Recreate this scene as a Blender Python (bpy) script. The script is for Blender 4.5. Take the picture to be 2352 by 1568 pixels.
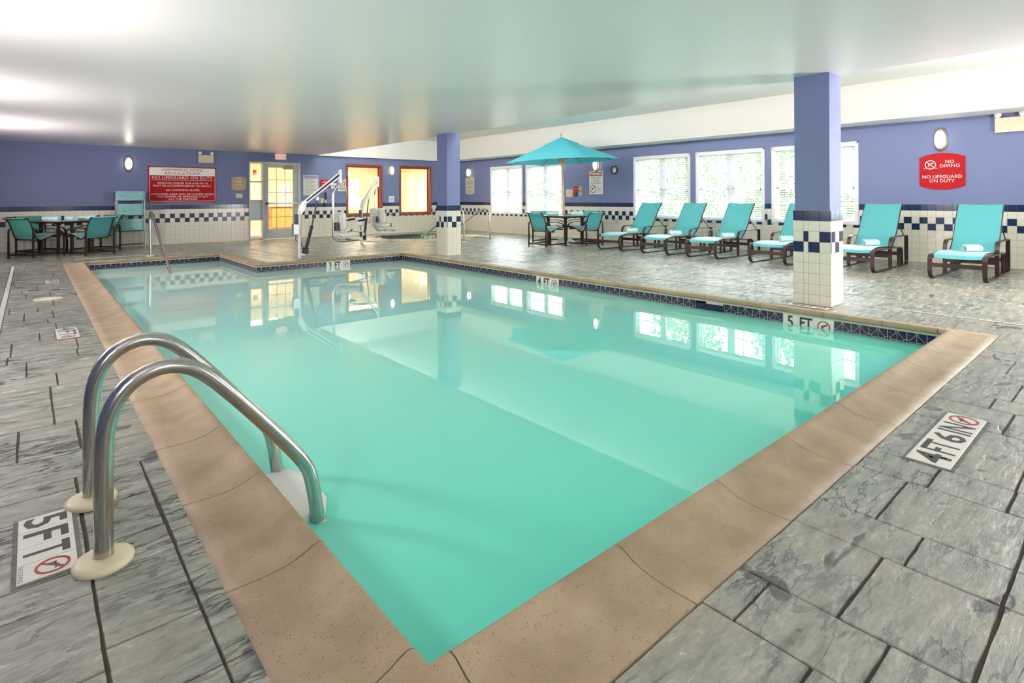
import bpy, bmesh, math, random
from math import sin, cos, pi, radians
from mathutils import Vector, Matrix, Euler
for o in list(bpy.data.objects): bpy.data.objects.remove(o, do_unlink=True)
SC = bpy.context.scene
COL = SC.collection

# ------------------------------------------------------------------ camera
EYE = 1.137
cam = bpy.data.cameras.new('camera'); camo = bpy.data.objects.new('camera', cam); COL.objects.link(camo)
cam.sensor_fit = 'HORIZONTAL'; cam.sensor_width = 36.0
cam.lens = 1282.9 / 2352 * 36.0
cam.shift_y = -(784 - 452.84) / 2352
cam.clip_start = 0.05; cam.clip_end = 200
YAW = radians(40.786); ROLL = radians(-0.278)
F = Vector((sin(YAW), cos(YAW), 0)); R = Vector((cos(YAW), -sin(YAW), 0)); U = Vector((0, 0, 1))
R2 = cos(ROLL) * R + sin(ROLL) * U; U2 = -sin(ROLL) * R + cos(ROLL) * U
M = Matrix((R2, U2, -F)).transposed().to_4x4(); M.translation = Vector((0, 0, EYE))
camo.matrix_world = M
SC.camera = camo

# ------------------------------------------------------------------ view, world
vs = SC.view_settings
vs.view_transform = 'Standard'; vs.look = 'None'; vs.gamma = 1.0; vs.use_curve_mapping = False
vs.exposure = 2.06
cy = SC.cycles
cy.max_bounces = 7; cy.diffuse_bounces = 5; cy.glossy_bounces = 3; cy.transmission_bounces = 4; cy.transparent_max_bounces = 10
cy.caustics_reflective = False; cy.caustics_refractive = False
cy.sample_clamp_indirect = 4.0
cy.use_adaptive_sampling = True; cy.adaptive_threshold = 0.02
cy.use_denoising = True
world = bpy.data.worlds.new('overcast_sky'); SC.world = world; world.use_nodes = True
wn = world.node_tree; bg = wn.nodes['Background']
bg.inputs[0].default_value = (0.88, 0.95, 1.0, 1); bg.inputs[1].default_value = 3.9

def portal(loc, rot, sx, sy):
    l = bpy.data.lights.new('sky_portal', 'AREA'); l.shape = 'RECTANGLE'; l.size = sx; l.size_y = sy
    l.cycles.is_portal = True
    o = bpy.data.objects.new('sky_portal', l); COL.objects.link(o); o.location = loc; o.rotation_euler = rot
    return o

def area(name, loc, rot, sx, sy, power, col):
    l = bpy.data.lights.new(name, 'AREA'); l.shape = 'RECTANGLE'; l.size = sx; l.size_y = sy
    l.energy = power; l.color = col
    o = bpy.data.objects.new(name, l); COL.objects.link(o); o.location = loc; o.rotation_euler = rot
    return o

XR = 11.45; YF = 16.17; XL = -1.35; YN = -3.0; HC = 2.40; HR = 3.05; XE = 6.40; XS = 10.80
WINY = [(12.79, 14.32), (11.08, 12.60), (7.04, 8.58), (5.33, 6.85), (3.61, 5.14)]
WZ0, WZ1 = 0.635, 2.105
SIDEWIN = [(-0.75, 0.80), (-2.45, -0.95)]
FILLWIN = [(0.6, 1.5), (4.2, 5.1), (7.8, 8.7)]  # windows added in the unseen near wall for fill daylight
NZ0, NZ1 = 0.9, 2.1
LEFTWIN = []
# daylight enters through the window openings: portals only guide sampling
for a, b in WINY + SIDEWIN:
    portal((XR + 0.22, (a + b) / 2, (WZ0 + WZ1) / 2), (0, radians(90), 0), WZ1 - WZ0, b - a)
for a, b in FILLWIN:
    portal(((a + b) / 2, YN - 0.2, (NZ0 + NZ1) / 2), (radians(90), 0, 0), b - a, NZ1 - NZ0)
for a, b in LEFTWIN: portal((XL - 0.2, (a + b) / 2, (NZ0 + NZ1) / 2), (0, radians(-90), 0), NZ1 - NZ0, b - a)
# lobby ceiling lights behind the far wall (real fixtures built below)
WARM = (1.0, 0.74, 0.42)
area('lobby_lamp', (5.2, 18.2, 2.46), (0, 0, 0), 1.6, 0.9, 34, (1.0, 0.94, 0.82))
area('lobby_lamp', (9.0, 18.2, 2.46), (0, 0, 0), 1.6, 0.9, 34, (1.0, 0.94, 0.82))

# added uplights, out of frame by the left wall, to brighten ceiling and pool
UPL = [(-1.05, 0.2, 15), (-1.05, 4.6, 36), (-1.05, 8.6, 24), (-1.05, 12.4, 32)]
for x, y, w in UPL: area('added_uplight', (x, y, 1.42), (radians(180), radians(72), 0), 0.5, 0.7, w, (1.0, 0.93, 0.93))
area('added_uplight', (8.6, -0.9, 1.42), (radians(180 - 60), 0, radians(28)), 0.5, 0.7, 62, (1.0, 0.93, 0.93))  # one more added behind the camera for the right side of the ceiling
# added strips hidden behind the edge of the main ceiling, brightening the raised part
for y in (3.0, 6.6, 10.2, 13.8): area('added_cove_lamp', (6.50, y, 2.74), (0, radians(-148), 0), 0.16, 3.3, 38, (1.0, 0.98, 0.94))
# ------------------------------------------------------------------ materials
def lin(c):
    c = c / 255.0
    return c / 12.92 if c <= 0.04045 else ((c + 0.055) / 1.055) ** 2.4
def rgb(r, g, b): return (lin(r), lin(g), lin(b), 1)
MATS = {}
def mat(name, col, rough=0.5, metal=0.0, spec=0.5, noise=None, bump=None, emit=None, estr=0, trans=0.0, coat=0.0):
    """noise=(scale, amount, second colour); bump=(scale, strength, distance, stretch)"""
    m = bpy.data.materials.new(name); m.use_nodes = True; MATS[name] = m
    nt = m.node_tree; P = nt.nodes['Principled BSDF']
    P.inputs['Base Color'].default_value = col; P.inputs['Roughness'].default_value = rough
    P.inputs['Metallic'].default_value = metal; P.inputs['Specular IOR Level'].default_value = spec
    P.inputs['Coat Weight'].default_value = coat
    tc = nt.nodes.new('ShaderNodeTexCoord')
    if noise:
        sc, amt, c2 = noise[:3]
        mp = nt.nodes.new('ShaderNodeMapping'); mp.inputs['Scale'].default_value = noise[3] if len(noise) > 3 else (1, 1, 1)
        nt.links.new(tc.outputs['Object'], mp.inputs[0])
        n = nt.nodes.new('ShaderNodeTexNoise'); n.inputs['Scale'].default_value = sc; n.inputs['Detail'].default_value = 5
        nt.links.new(mp.outputs[0], n.inputs['Vector'])
        rp = nt.nodes.new('ShaderNodeMapRange'); rp.inputs[1].default_value = 0.35; rp.inputs[2].default_value = 0.65
        rp.inputs[4].default_value = amt
        nt.links.new(n.outputs[0], rp.inputs[0])
        mx = nt.nodes.new('ShaderNodeMix'); mx.data_type = 'RGBA'
        mx.inputs[6].default_value = col; mx.inputs[7].default_value = c2
        nt.links.new(rp.outputs[0], mx.inputs[0]); nt.links.new(mx.outputs[2], P.inputs['Base Color'])
    if bump:
        sc, st, di = bump[:3]
        mp = nt.nodes.new('ShaderNodeMapping'); mp.inputs['Scale'].default_value = bump[3] if len(bump) > 3 else (1, 1, 1)
        nt.links.new(tc.outputs['Object'], mp.inputs[0])
        n = nt.nodes.new('ShaderNodeTexNoise'); n.inputs['Scale'].default_value = sc; n.inputs['Detail'].default_value = 4
        nt.links.new(mp.outputs[0], n.inputs['Vector'])
        b = nt.nodes.new('ShaderNodeBump'); b.inputs['Strength'].default_value = st; b.inputs['Distance'].default_value = di
        nt.links.new(n.outputs[0], b.inputs['Height']); nt.links.new(b.outputs[0], P.inputs['Normal'])
    if emit:
        P.inputs['Emission Color'].default_value = emit; P.inputs['Emission Strength'].default_value = estr
    if trans:
        tb = nt.nodes.new('ShaderNodeBsdfTranslucent'); tb.inputs[0].default_value = col
        ms = nt.nodes.new('ShaderNodeMixShader'); ms.inputs[0].default_value = trans
        out = nt.nodes['Material Output']
        nt.links.new(P.outputs[0], ms.inputs[1]); nt.links.new(tb.outputs[0], ms.inputs[2]); nt.links.new(ms.outputs[0], out.inputs[0])
    return m

mat('blue_paint', rgb(110, 120, 160), 0.55, noise=(1.5, 0.3, rgb(106, 115, 154)), bump=(220, 0.15, 0.002))
mat('column_paint', rgb(110, 120, 164), 0.5, bump=(220, 0.12, 0.002))
mat('white_paint', rgb(236, 236, 232), 0.6, bump=(200, 0.1, 0.002))
mat('ceiling_paint', rgb(240, 231, 230), 0.32, spec=0.5, bump=(14, 0.10, 0.01, (1, 5, 1)))
mat('cream_tile', rgb(232, 226, 210), 0.18, noise=(6, 0.35, rgb(222, 215, 197)))
mat('navy_tile', rgb(34, 50, 90), 0.15, noise=(20, 0.7, rgb(25, 38, 72)))
mat('grout', rgb(196, 190, 174), 0.8)
mat('pool_grout', rgb(206, 200, 184), 0.8, noise=(30, 0.6, rgb(168, 172, 150)))
mat('deco_navy', rgb(20, 25, 54), 0.3, spec=0.3, noise=(25, 0.7, rgb(30, 35, 74)))
mat('white_tile', rgb(232, 228, 216), 0.3, noise=(20, 0.3, rgb(214, 208, 194)))
mat('black_ink', rgb(45, 45, 46), 0.5)
mat('red_ink', rgb(170, 44, 38), 0.5)
mat('white_ink', rgb(245, 242, 238), 0.5)
mat('gray_ink', rgb(120, 122, 122), 0.6)
mat('blue_ink', rgb(50, 70, 170), 0.5)
mat('pale_ink', rgb(216, 200, 170), 0.5)
mat('floor_grout', rgb(80, 71, 60), 0.85, noise=(30, 0.6, rgb(60, 55, 48)), bump=(60, 0.5, 0.004))
mat('mortar', rgb(122, 122, 118), 0.8, noise=(30, 0.6, rgb(96, 92, 84)))
mat('soffit_shade', rgb(206, 204, 198), 0.6, bump=(200, 0.1, 0.002))  # greyer than the white trim: weaker light put into the colour
mat('brown_metal', rgb(54, 33, 29), 0.32, metal=0.15, spec=0.6, noise=(40, 0.3, rgb(44, 26, 24)))
mat('steel', rgb(190, 188, 182), 0.22, metal=1.0, noise=(60, 0.25, rgb(150, 142, 132)), bump=(300, 0.05, 0.001))
mat('brass_steel', rgb(190, 172, 135), 0.3, metal=1.0)
mat('white_plastic', rgb(232, 232, 224), 0.4)
mat('cream_plastic', rgb(226, 214, 178), 0.45, noise=(10, 0.3, rgb(214, 200, 160)))
mat('beige_plastic', rgb(214, 206, 180), 0.5)
mat('black_rubber', rgb(28, 28, 30), 0.5)
mat('dark_gray', rgb(70, 72, 78), 0.5)
mat('silver_metal', rgb(176, 178, 180), 0.35, metal=0.8)
mat('white_metal', rgb(222, 224, 222), 0.3, metal=0.1)
mat('door_gray', rgb(182, 186, 184), 0.4)
mat('dark_bronze', rgb(150, 128, 92), 0.35, metal=0.6)
mat('sconce_metal', rgb(176, 166, 144), 0.35, metal=0.7)
mat('sconce_glass', rgb(255, 250, 235), 0.3, emit=(1.0, 0.93, 0.78, 1), estr=3.2)
mat('sign_red', rgb(176, 8, 20), 0.5, spec=0.2)
mat('sign_tan', rgb(176, 156, 114), 0.45)
mat('sign_cream', rgb(206, 196, 172), 0.5)
mat('exit_red', rgb(230, 50, 60), 0.5, emit=(1.0, 0.16, 0.18, 1), estr=0.7)
mat('mahogany', rgb(150, 66, 34), 0.35, noise=(8, 0.6, rgb(120, 46, 24), (1, 1, 0.15)), coat=0.2)
mat('umbrella_wood', rgb(206, 160, 92), 0.4, noise=(10, 0.5, rgb(184, 134, 70), (1, 1, 0.1)))
mat('umbrella_cloth', rgb(106, 220, 238), 0.75, trans=0.35, bump=(400, 0.1, 0.001))
mat('sling_teal', rgb(94, 184, 188), 0.42, trans=0.18, noise=(160, 0.35, rgb(72, 166, 172), (0.15, 1, 1)))
mat('sling_green', rgb(82, 180, 156), 0.5, trans=0.12, noise=(160, 0.35, rgb(64, 164, 142), (0.15, 1, 1)))
mat('towel', rgb(196, 232, 230), 0.95, noise=(60, 0.4, rgb(180, 222, 220)), bump=(500, 0.4, 0.002))
mat('rack_towel', rgb(172, 222, 222), 0.95, noise=(40, 0.5, rgb(156, 210, 212)), bump=(500, 0.6, 0.004))
mat('blind_white', rgb(244, 245, 248), 0.5, trans=0.35)
mat('frame_white', rgb(240, 241, 243), 0.4)
mat('table_glass', rgb(196, 198, 192), 0.12)
mat('pool_plaster', rgb(190, 240, 228), 0.7)
mat('tub_plaster', rgb(150, 214, 206), 0.7)
mat('lobby_wall', rgb(242, 224, 186), 0.6)
mat('lobby_floor', rgb(206, 186, 158), 0.3, noise=(3, 0.5, rgb(184, 160, 130)))
mat('lobby_wood', rgb(176, 128, 74), 0.4)
mat('mat_brown', rgb(116, 92, 74), 0.9)
mat('lamp_diffuser', rgb(255, 246, 225), 0.5, emit=(1.0, 0.9, 0.68, 1), estr=6.0)
mat('drain_white', rgb(206, 206, 196), 0.5)
mat('leaf_green', rgb(98, 128, 62), 0.6, noise=(3, 0.8, rgb(66, 100, 46)), trans=0.25)
mat('bark', rgb(96, 80, 62), 0.9)
mat('lawn', rgb(112, 136, 80), 0.9, noise=(4, 0.8, rgb(90, 118, 62)))
mat('siding', rgb(214, 216, 218), 0.7)
mat('roof_gray', rgb(92, 98, 112), 0.8)
mat('wood_yellow', rgb(206, 158, 82), 0.4)

def stone_mat():
    m = bpy.data.materials.new('slate'); m.use_nodes = True; nt = m.node_tree; N = nt.nodes; L = nt.links
    P = N['Principled BSDF']; tc = N.new('ShaderNodeNewGeometry')
    info = N.new('ShaderNodeObjectInfo')
    def noise(scale, det, st, rough=0.55, dist=0.0):
        mp = N.new('ShaderNodeMapping'); mp.inputs['Scale'].default_value = st; L.new(tc.outputs['Position'], mp.inputs[0])
        n = N.new('ShaderNodeTexNoise'); n.inputs['Scale'].default_value = scale; n.inputs['Detail'].default_value = det
        n.inputs['Roughness'].default_value = rough; n.inputs['Distortion'].default_value = dist
        L.new(mp.outputs[0], n.inputs['Vector']); return n
    big = noise(1.7, 3, (1, 1, 1)); mid = noise(10, 9, (0.5, 1.9, 1), 0.62, 0.25); fine = noise(60, 8, (0.6, 1.5, 1), 0.7)
    pit = noise(3.4, 3, (1, 1.5, 1), 0.45, 0.6)
    pr = N.new('ShaderNodeMapRange'); pr.inputs[1].default_value = 0.315; pr.inputs[2].default_value = 0.345; pr.interpolation_type = 'SMOOTHSTEP'
    L.new(pit.outputs[0], pr.inputs[0])
    cr = N.new('ShaderNodeValToRGB')
    e = cr.color_ramp.elements; e[0].position = 0.30; e[0].color = rgb(110, 112, 102); e[1].position = 0.74; e[1].color = rgb(190, 186, 168)
    x = cr.color_ramp.elements.new(0.45); x.color = rgb(149, 152, 138); x = cr.color_ramp.elements.new(0.58); x.color = rgb(167, 168, 152)
    L.new(mid.outputs[0], cr.inputs[0])
    c2 = N.new('ShaderNodeMix'); c2.data_type = 'RGBA'; c2.inputs[7].default_value = rgb(176, 160, 142)
    mr = N.new('ShaderNodeMapRange'); mr.inputs[1].default_value = 0.48; mr.inputs[2].default_value = 0.72; mr.inputs[4].default_value = 0.6
    L.new(big.outputs[0], mr.inputs[0]); L.new(mr.outputs[0], c2.inputs[0]); L.new(cr.outputs[0], c2.inputs[6])
    c4 = N.new('ShaderNodeMix'); c4.data_type = 'RGBA'; c4.inputs[6].default_value = rgb(92, 90, 86); L.new(c2.outputs[2], c4.inputs[7]); L.new(pr.outputs[0], c4.inputs[0])
    # cleft lines of the split stone: thin valleys where a stretched noise crosses its middle
    vn = noise(4.2, 6, (0.7, 2.6, 1), 0.6, 0.35)
    va = N.new('ShaderNodeMath'); va.operation = 'SUBTRACT'; va.inputs[1].default_value = 0.5; L.new(vn.outputs[0], va.inputs[0])
    vb = N.new('ShaderNodeMath'); vb.operation = 'ABSOLUTE'; L.new(va.outputs[0], vb.inputs[0])
    vc = N.new('ShaderNodeMapRange'); vc.inputs[1].default_value = 0.002; vc.inputs[2].default_value = 0.022; L.new(vb.outputs[0], vc.inputs[0])
    vk = N.new('ShaderNodeMapRange'); vk.inputs[1].default_value = 0.42; vk.inputs[2].default_value = 0.56; L.new(big.outputs[0], vk.inputs[0])
    vm = N.new('ShaderNodeMath'); vm.operation = 'MAXIMUM'; L.new(vc.outputs[0], vm.inputs[0]); L.new(vk.outputs[0], vm.inputs[1])
    c5 = N.new('ShaderNodeMix'); c5.data_type = 'RGBA'; c5.inputs[6].default_value = rgb(96, 95, 90); L.new(c4.outputs[2], c5.inputs[7]); L.new(vm.outputs[0], c5.inputs[0])
    c4 = c5
    c3 = N.new('ShaderNodeMix'); c3.data_type = 'RGBA'; c3.blend_type = 'MULTIPLY'; c3.inputs[0].default_value = 0.7
    fr = N.new('ShaderNodeMapRange'); fr.inputs[1].default_value = 0.3; fr.inputs[2].default_value = 0.7; fr.inputs[3].default_value = 0.6; fr.inputs[4].default_value = 1.12
    L.new(fine.outputs[0], fr.inputs[0]); L.new(c4.outputs[2], c3.inputs[6]); L.new(fr.outputs[0], c3.inputs[7])
    L.new(c3.outputs[2], P.inputs['Base Color'])
    rr = N.new('ShaderNodeMapRange'); rr.inputs[3].default_value = 0.14; rr.inputs[4].default_value = 0.36
    L.new(mid.outputs[0], rr.inputs[0]); L.new(rr.outputs[0], P.inputs['Roughness'])
    ad = N.new('ShaderNodeMath'); ad.operation = 'MULTIPLY_ADD'; ad.inputs[1].default_value = 0.9; L.new(mid.outputs[0], ad.inputs[0])
    ps = N.new('ShaderNodeMath'); ps.operation = 'MULTIPLY_ADD'; ps.inputs[1].default_value = 0.3; L.new(pr.outputs[0], ps.inputs[0]); L.new(vm.outputs[0], ps.inputs[2]); L.new(ps.outputs[0], ad.inputs[2])
    P.inputs['Specular IOR Level'].default_value = 0.8
    b = N.new('ShaderNodeBump'); b.inputs['Strength'].default_value = 0.75; b.inputs['Distance'].default_value = 0.012
    L.new(ad.outputs[0], b.inputs['Height'])
    b2 = N.new('ShaderNodeBump'); b2.inputs['Strength'].default_value = 0.5; b2.inputs['Distance'].default_value = 0.004
    L.new(fine.outputs[0], b2.inputs['Height']); L.new(b.outputs[0], b2.inputs['Normal']); L.new(b2.outputs[0], P.inputs['Normal'])
    MATS['slate'] = m
stone_mat()

def coping_mat():
    m = bpy.data.materials.new('coping_stone'); m.use_nodes = True; nt = m.node_tree; N = nt.nodes; L = nt.links
    P = N['Principled BSDF']; tc = N.new('ShaderNodeNewGeometry')
    n = N.new('ShaderNodeTexNoise'); n.inputs['Scale'].default_value = 5; n.inputs['Detail'].default_value = 6; L.new(tc.outputs['Position'], n.inputs['Vector'])
    cr = N.new('ShaderNodeValToRGB'); e = cr.color_ramp.elements
    e[0].position = 0.3; e[0].color = rgb(154, 132, 102); e[1].position = 0.7; e[1].color = rgb(180, 159, 128)
    L.new(n.outputs[0], cr.inputs[0])
    v = N.new('ShaderNodeTexVoronoi'); v.inputs['Scale'].default_value = 210; L.new(tc.outputs['Position'], v.inputs['Vector'])
    n2 = N.new('ShaderNodeTexNoise'); n2.inputs['Scale'].default_value = 40; n2.inputs['Detail'].default_value = 3; L.new(tc.outputs['Position'], n2.inputs['Vector'])
    mt = N.new('ShaderNodeMath'); mt.operation = 'MULTIPLY'; L.new(v.outputs[0], mt.inputs[0]); 
    mm = N.new('ShaderNodeMapRange'); mm.inputs[1].default_value = 0.35; mm.inputs[2].default_value = 0.6; mm.inputs[3].default_value = 2.2; mm.inputs[4].default_value = 0.7
    L.new(n2.outputs[0], mm.inputs[0]); L.new(mm.outputs[0], mt.inputs[1])
    mr = N.new('ShaderNodeMapRange'); mr.inputs[1].default_value = 0.12; mr.inputs[2].default_value = 0.30
    L.new(mt.outputs[0], mr.inputs[0])
    mx = N.new('ShaderNodeMix'); mx.data_type = 'RGBA'; mx.inputs[6].default_value = rgb(120, 102, 80)
    L.new(mr.outputs[0], mx.inputs[0]); L.new(cr.outputs[0], mx.inputs[7]); L.new(mx.outputs[2], P.inputs['Base Color'])
    P.inputs['Roughness'].default_value = 0.55
    b = N.new('ShaderNodeBump'); b.inputs['Strength'].default_value = 0.4; b.inputs['Distance'].default_value = 0.003
    L.new(mr.outputs[0], b.inputs['Height']); 
    n3 = N.new('ShaderNodeTexNoise'); n3.inputs['Scale'].default_value = 150; L.new(tc.outputs['Position'], n3.inputs['Vector'])
    b2 = N.new('ShaderNodeBump'); b2.inputs['Strength'].default_value = 0.3; b2.inputs['Distance'].default_value = 0.002
    L.new(n3.outputs[0], b2.inputs['Height']); L.new(b.outputs[0], b2.inputs['Normal']); L.new(b2.outputs[0], P.inputs['Normal'])
    MATS['coping'] = m
coping_mat()
for k_ in ('sling_teal', 'sling_green'):
    p_ = MATS[k_].node_tree.nodes['Principled BSDF']; p_.inputs['Sheen Weight'].default_value = 0.9; p_.inputs['Sheen Roughness'].default_value = 0.35

def two_sided_ior(N, L, fr, ior):
    # thin panes are not refracted, so the far face must not act as the inside of solid glass
    g_ = N.new('ShaderNodeNewGeometry'); k = N.new('ShaderNodeMath'); k.operation = 'MULTIPLY_ADD'; k.inputs[1].default_value = 1 / ior - ior; k.inputs[2].default_value = ior
    L.new(g_.outputs['Backfacing'], k.inputs[0]); L.new(k.outputs[0], fr.inputs['IOR'])
def water_mat(name, body, tint, clear, shallow=None):
    m = bpy.data.materials.new(name); m.use_nodes = True; nt = m.node_tree; N = nt.nodes; L = nt.links
    N.remove(N['Principled BSDF']); out = N['Material Output']
    d = N.new('ShaderNodeBsdfDiffuse'); d.inputs[0].default_value = body
    if shallow:      # paler with shallower water; reflected ceiling light is put into the colour too
        gp = N.new('ShaderNodeNewGeometry'); sp = N.new('ShaderNodeSeparateXYZ'); L.new(gp.outputs['Position'], sp.inputs[0])
        gr = N.new('ShaderNodeMapRange'); gr.inputs[1].default_value = 1.2; gr.inputs[2].default_value = 8.5; L.new(sp.outputs['Y'], gr.inputs[0])
        gm = N.new('ShaderNodeMix'); gm.data_type = 'RGBA'; gm.inputs[6].default_value = body; gm.inputs[7].default_value = shallow
        L.new(gr.outputs[0], gm.inputs[0]); L.new(gm.outputs[2], d.inputs[0])
    t = N.new('ShaderNodeBsdfTransparent'); t.inputs[0].default_value = tint
    g = N.new('ShaderNodeBsdfGlossy'); g.inputs['Roughness'].default_value = 0.0; g.inputs[0].default_value = (1, 1, 1, 1)
    m1 = N.new('ShaderNodeMixShader'); m1.inputs[0].default_value = clear; L.new(d.outputs[0], m1.inputs[1]); L.new(t.outputs[0], m1.inputs[2])
    fr = N.new('ShaderNodeFresnel'); two_sided_ior(N, L, fr, 1.46)
    m2 = N.new('ShaderNodeMixShader'); L.new(fr.outputs[0], m2.inputs[0]); L.new(m1.outputs[0], m2.inputs[1]); L.new(g.outputs[0], m2.inputs[2])
    tc = N.new('ShaderNodeTexCoord'); n = N.new('ShaderNodeTexNoise'); n.inputs['Scale'].default_value = 1.3; n.inputs['Detail'].default_value = 1
    L.new(tc.outputs['Object'], n.inputs['Vector'])
    b = N.new('ShaderNodeBump'); b.inputs['Strength'].default_value = 0.025; b.inputs['Distance'].default_value = 0.01
    L.new(n.outputs[0], b.inputs['Height']); L.new(b.outputs[0], g.inputs['Normal']); L.new(b.outputs[0], fr.inputs['Normal'])
    L.new(m2.outputs[0], out.inputs[0]); MATS[name] = m
water_mat('pool_water', rgb(118, 241, 219), rgb(120, 222, 190), 0.17, rgb(208, 248, 238))
water_mat('tub_water', rgb(110, 200, 190), rgb(120, 210, 190), 0.45)

def glass_mat(name, tint, ior=1.5):
    m = bpy.data.materials.new(name); m.use_nodes = True; nt = m.node_tree; N = nt.nodes; L = nt.links
    N.remove(N['Principled BSDF']); out = N['Material Output']
    t = N.new('ShaderNodeBsdfTransparent'); t.inputs[0].default_value = tint
    g = N.new('ShaderNodeBsdfGlossy'); g.inputs['Roughness'].default_value = 0.0
    fr = N.new('ShaderNodeFresnel'); two_sided_ior(N, L, fr, ior)
    m2 = N.new('ShaderNodeMixShader'); L.new(fr.outputs[0], m2.inputs[0]); L.new(t.outputs[0], m2.inputs[1]); L.new(g.outputs[0], m2.inputs[2])
    L.new(m2.outputs[0], out.inputs[0]); MATS[name] = m
glass_mat('window_glass', (0.96, 0.98, 0.97, 1)); glass_mat('interior_glass', (0.92, 0.92, 0.9, 1), 1.95)

# ------------------------------------------------------------------ mesh helpers
class MB:
    def __init__(s): s.v = []; s.f = []; s.sm = []
    def add(s, vs, fs, smooth=False):
        n = len(s.v); s.v += [tuple(v) for v in vs]; s.f += [tuple(i + n for i in f) for f in fs]; s.sm += [smooth] * len(fs); return s
    def box(s, c, d, rot=None, bev=0.0):
        x, y, z = d[0] / 2, d[1] / 2, d[2] / 2
        if bev > 0:
            b = min(bev, x * .9, y * .9, z * .9); P = []; ids = {}
            for sx in (-1, 1):
                for sy in (-1, 1):
                    for sz in (-1, 1):
                        for k, (bx, by, bz) in enumerate(((0, b, b), (b, 0, b), (b, b, 0))):
                            ids[(sx, sy, sz, k)] = len(P); P.append(Vector((sx * (x - bx), sy * (y - by), sz * (z - bz))))
            g = lambda *a: ids[a]; fs = []
            for sgn in (-1, 1):
                fs.append([g(sgn, -1, -1, 0), g(sgn, 1, -1, 0), g(sgn, 1, 1, 0), g(sgn, -1, 1, 0)][::sgn])
                fs.append([g(-1, sgn, -1, 1), g(-1, sgn, 1, 1), g(1, sgn, 1, 1), g(1, sgn, -1, 1)][::sgn])
                fs.append([g(-1, -1, sgn, 2), g(1, -1, sgn, 2), g(1, 1, sgn, 2), g(-1, 1, sgn, 2)][::sgn])
            for a in (-1, 1):
                for c2 in (-1, 1):
                    fs.append([g(a, c2, -1, 0), g(a, c2, 1, 0), g(a, c2, 1, 1), g(a, c2, -1, 1)][::(1 if a * c2 < 0 else -1) or 1])
                    fs.append([g(a, -1, c2, 0), g(a, 1, c2, 0), g(a, 1, c2, 2), g(a, -1, c2, 2)][::(1 if a * c2 > 0 else -1)])
                    fs.append([g(-1, a, c2, 1), g(1, a, c2, 1), g(1, a, c2, 2), g(-1, a, c2, 2)][::(1 if a * c2 < 0 else -1)])
            for sx in (-1, 1):
                for sy in (-1, 1):
                    for sz in (-1, 1):
                        fs.append([g(sx, sy, sz, 0), g(sx, sy, sz, 1), g(sx, sy, sz, 2)][::(1 if sx * sy * sz > 0 else -1)])
        else:
            P = [Vector((a, b2, c2)) for a in (-x, x) for b2 in (-y, y) for c2 in (-z, z)]
            fs = [(0, 1, 3, 2), (4, 6, 7, 5), (0, 4, 5, 1), (2, 3, 7, 6), (0, 2, 6, 4), (1, 5, 7, 3)]
        if rot is not None: P = [rot @ p for p in P]
        c = Vector(c); return s.add([p + c for p in P], fs)
    def box2(s, lo, hi, bev=0.0):
        return s.box([(a + b) / 2 for a, b in zip(lo, hi)], [b - a for a, b in zip(lo, hi)], bev=bev)
    def tube(s, path, r, n=10, caps=True):
        path = [Vector(p) for p in path]; rings = []; m = len(path)
        ref = None
        for i, p in enumerate(path):
            t = (path[min(i + 1, m - 1)] - path[max(i - 1, 0)]).normalized()
            if ref is None:
                a = Vector((0, 0, 1)) if abs(t.z) < .9 else Vector((1, 0, 0)); ref = (a - t * a.dot(t)).normalized()
            else: ref = (ref - t * ref.dot(t)).normalized()
            b = t.cross(ref); rr = r[i] if isinstance(r, (list, tuple)) else r
            rings.append([p + (ref * cos(2 * pi * k / n) + b * sin(2 * pi * k / n)) * rr for k in range(n)])
        vs = [v for rg in rings for v in rg]; fs = []
        for i in range(m - 1):
            for k in range(n): fs.append((i * n + k, i * n + (k + 1) % n, (i + 1) * n + (k + 1) % n, (i + 1) * n + k))
        s.add(vs, fs, True)
        if caps: s.add(rings[0][::-1], [tuple(range(n))]); s.add(rings[-1], [tuple(range(n))])
        return s
    def strap(s, path, side, w, t, smooth=True, closed=False):
        """flat bar: width w along 'side', thickness t"""
        path = [Vector(p) for p in path]; side = Vector(side).normalized(); m = len(path); vs = []
        for i, p in enumerate(path):
            if closed: tt = path[(i + 1) % m] - path[i - 1]
            else: tt = path[min(i + 1, m - 1)] - path[max(i - 1, 0)]
            tt.normalize(); nn = tt.cross(side).normalized()
            for a, b in ((-1, -1), (1, -1), (1, 1), (-1, 1)): vs.append(p + side * (a * w / 2) + nn * (b * t / 2))
        fs = []
        for i in range(m if closed else m - 1):
            j = (i + 1) % m
            for k in range(4): fs.append((i * 4 + k, i * 4 + (k + 1) % 4, j * 4 + (k + 1) % 4, j * 4 + k))
        if not closed: fs += [(3, 2, 1, 0), tuple((m - 1) * 4 + k for k in range(4))]
        return s.add(vs, fs, False)
    def lathe(s, prof, n=24, c=(0, 0, 0), sx=1, sy=1, smooth=True):
        c = Vector(c); vs = []; fs = []
        for r, z in prof:
            for k in range(n): vs.append(c + Vector((r * cos(2 * pi * k / n) * sx, r * sin(2 * pi * k / n) * sy, z)))
        m = len(prof)
        for i in range(m - 1):
            for k in range(n): fs.append((i * n + k, i * n + (k + 1) % n, (i + 1) * n + (k + 1) % n, (i + 1) * n + k))
        s.add(vs, fs, smooth)
        if prof[0][0] > 1e-4: s.add(vs[:n][::-1], [tuple(range(n))])
        if prof[-1][0] > 1e-4: s.add(vs[-n:], [tuple(range(n))])
        return s
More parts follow.
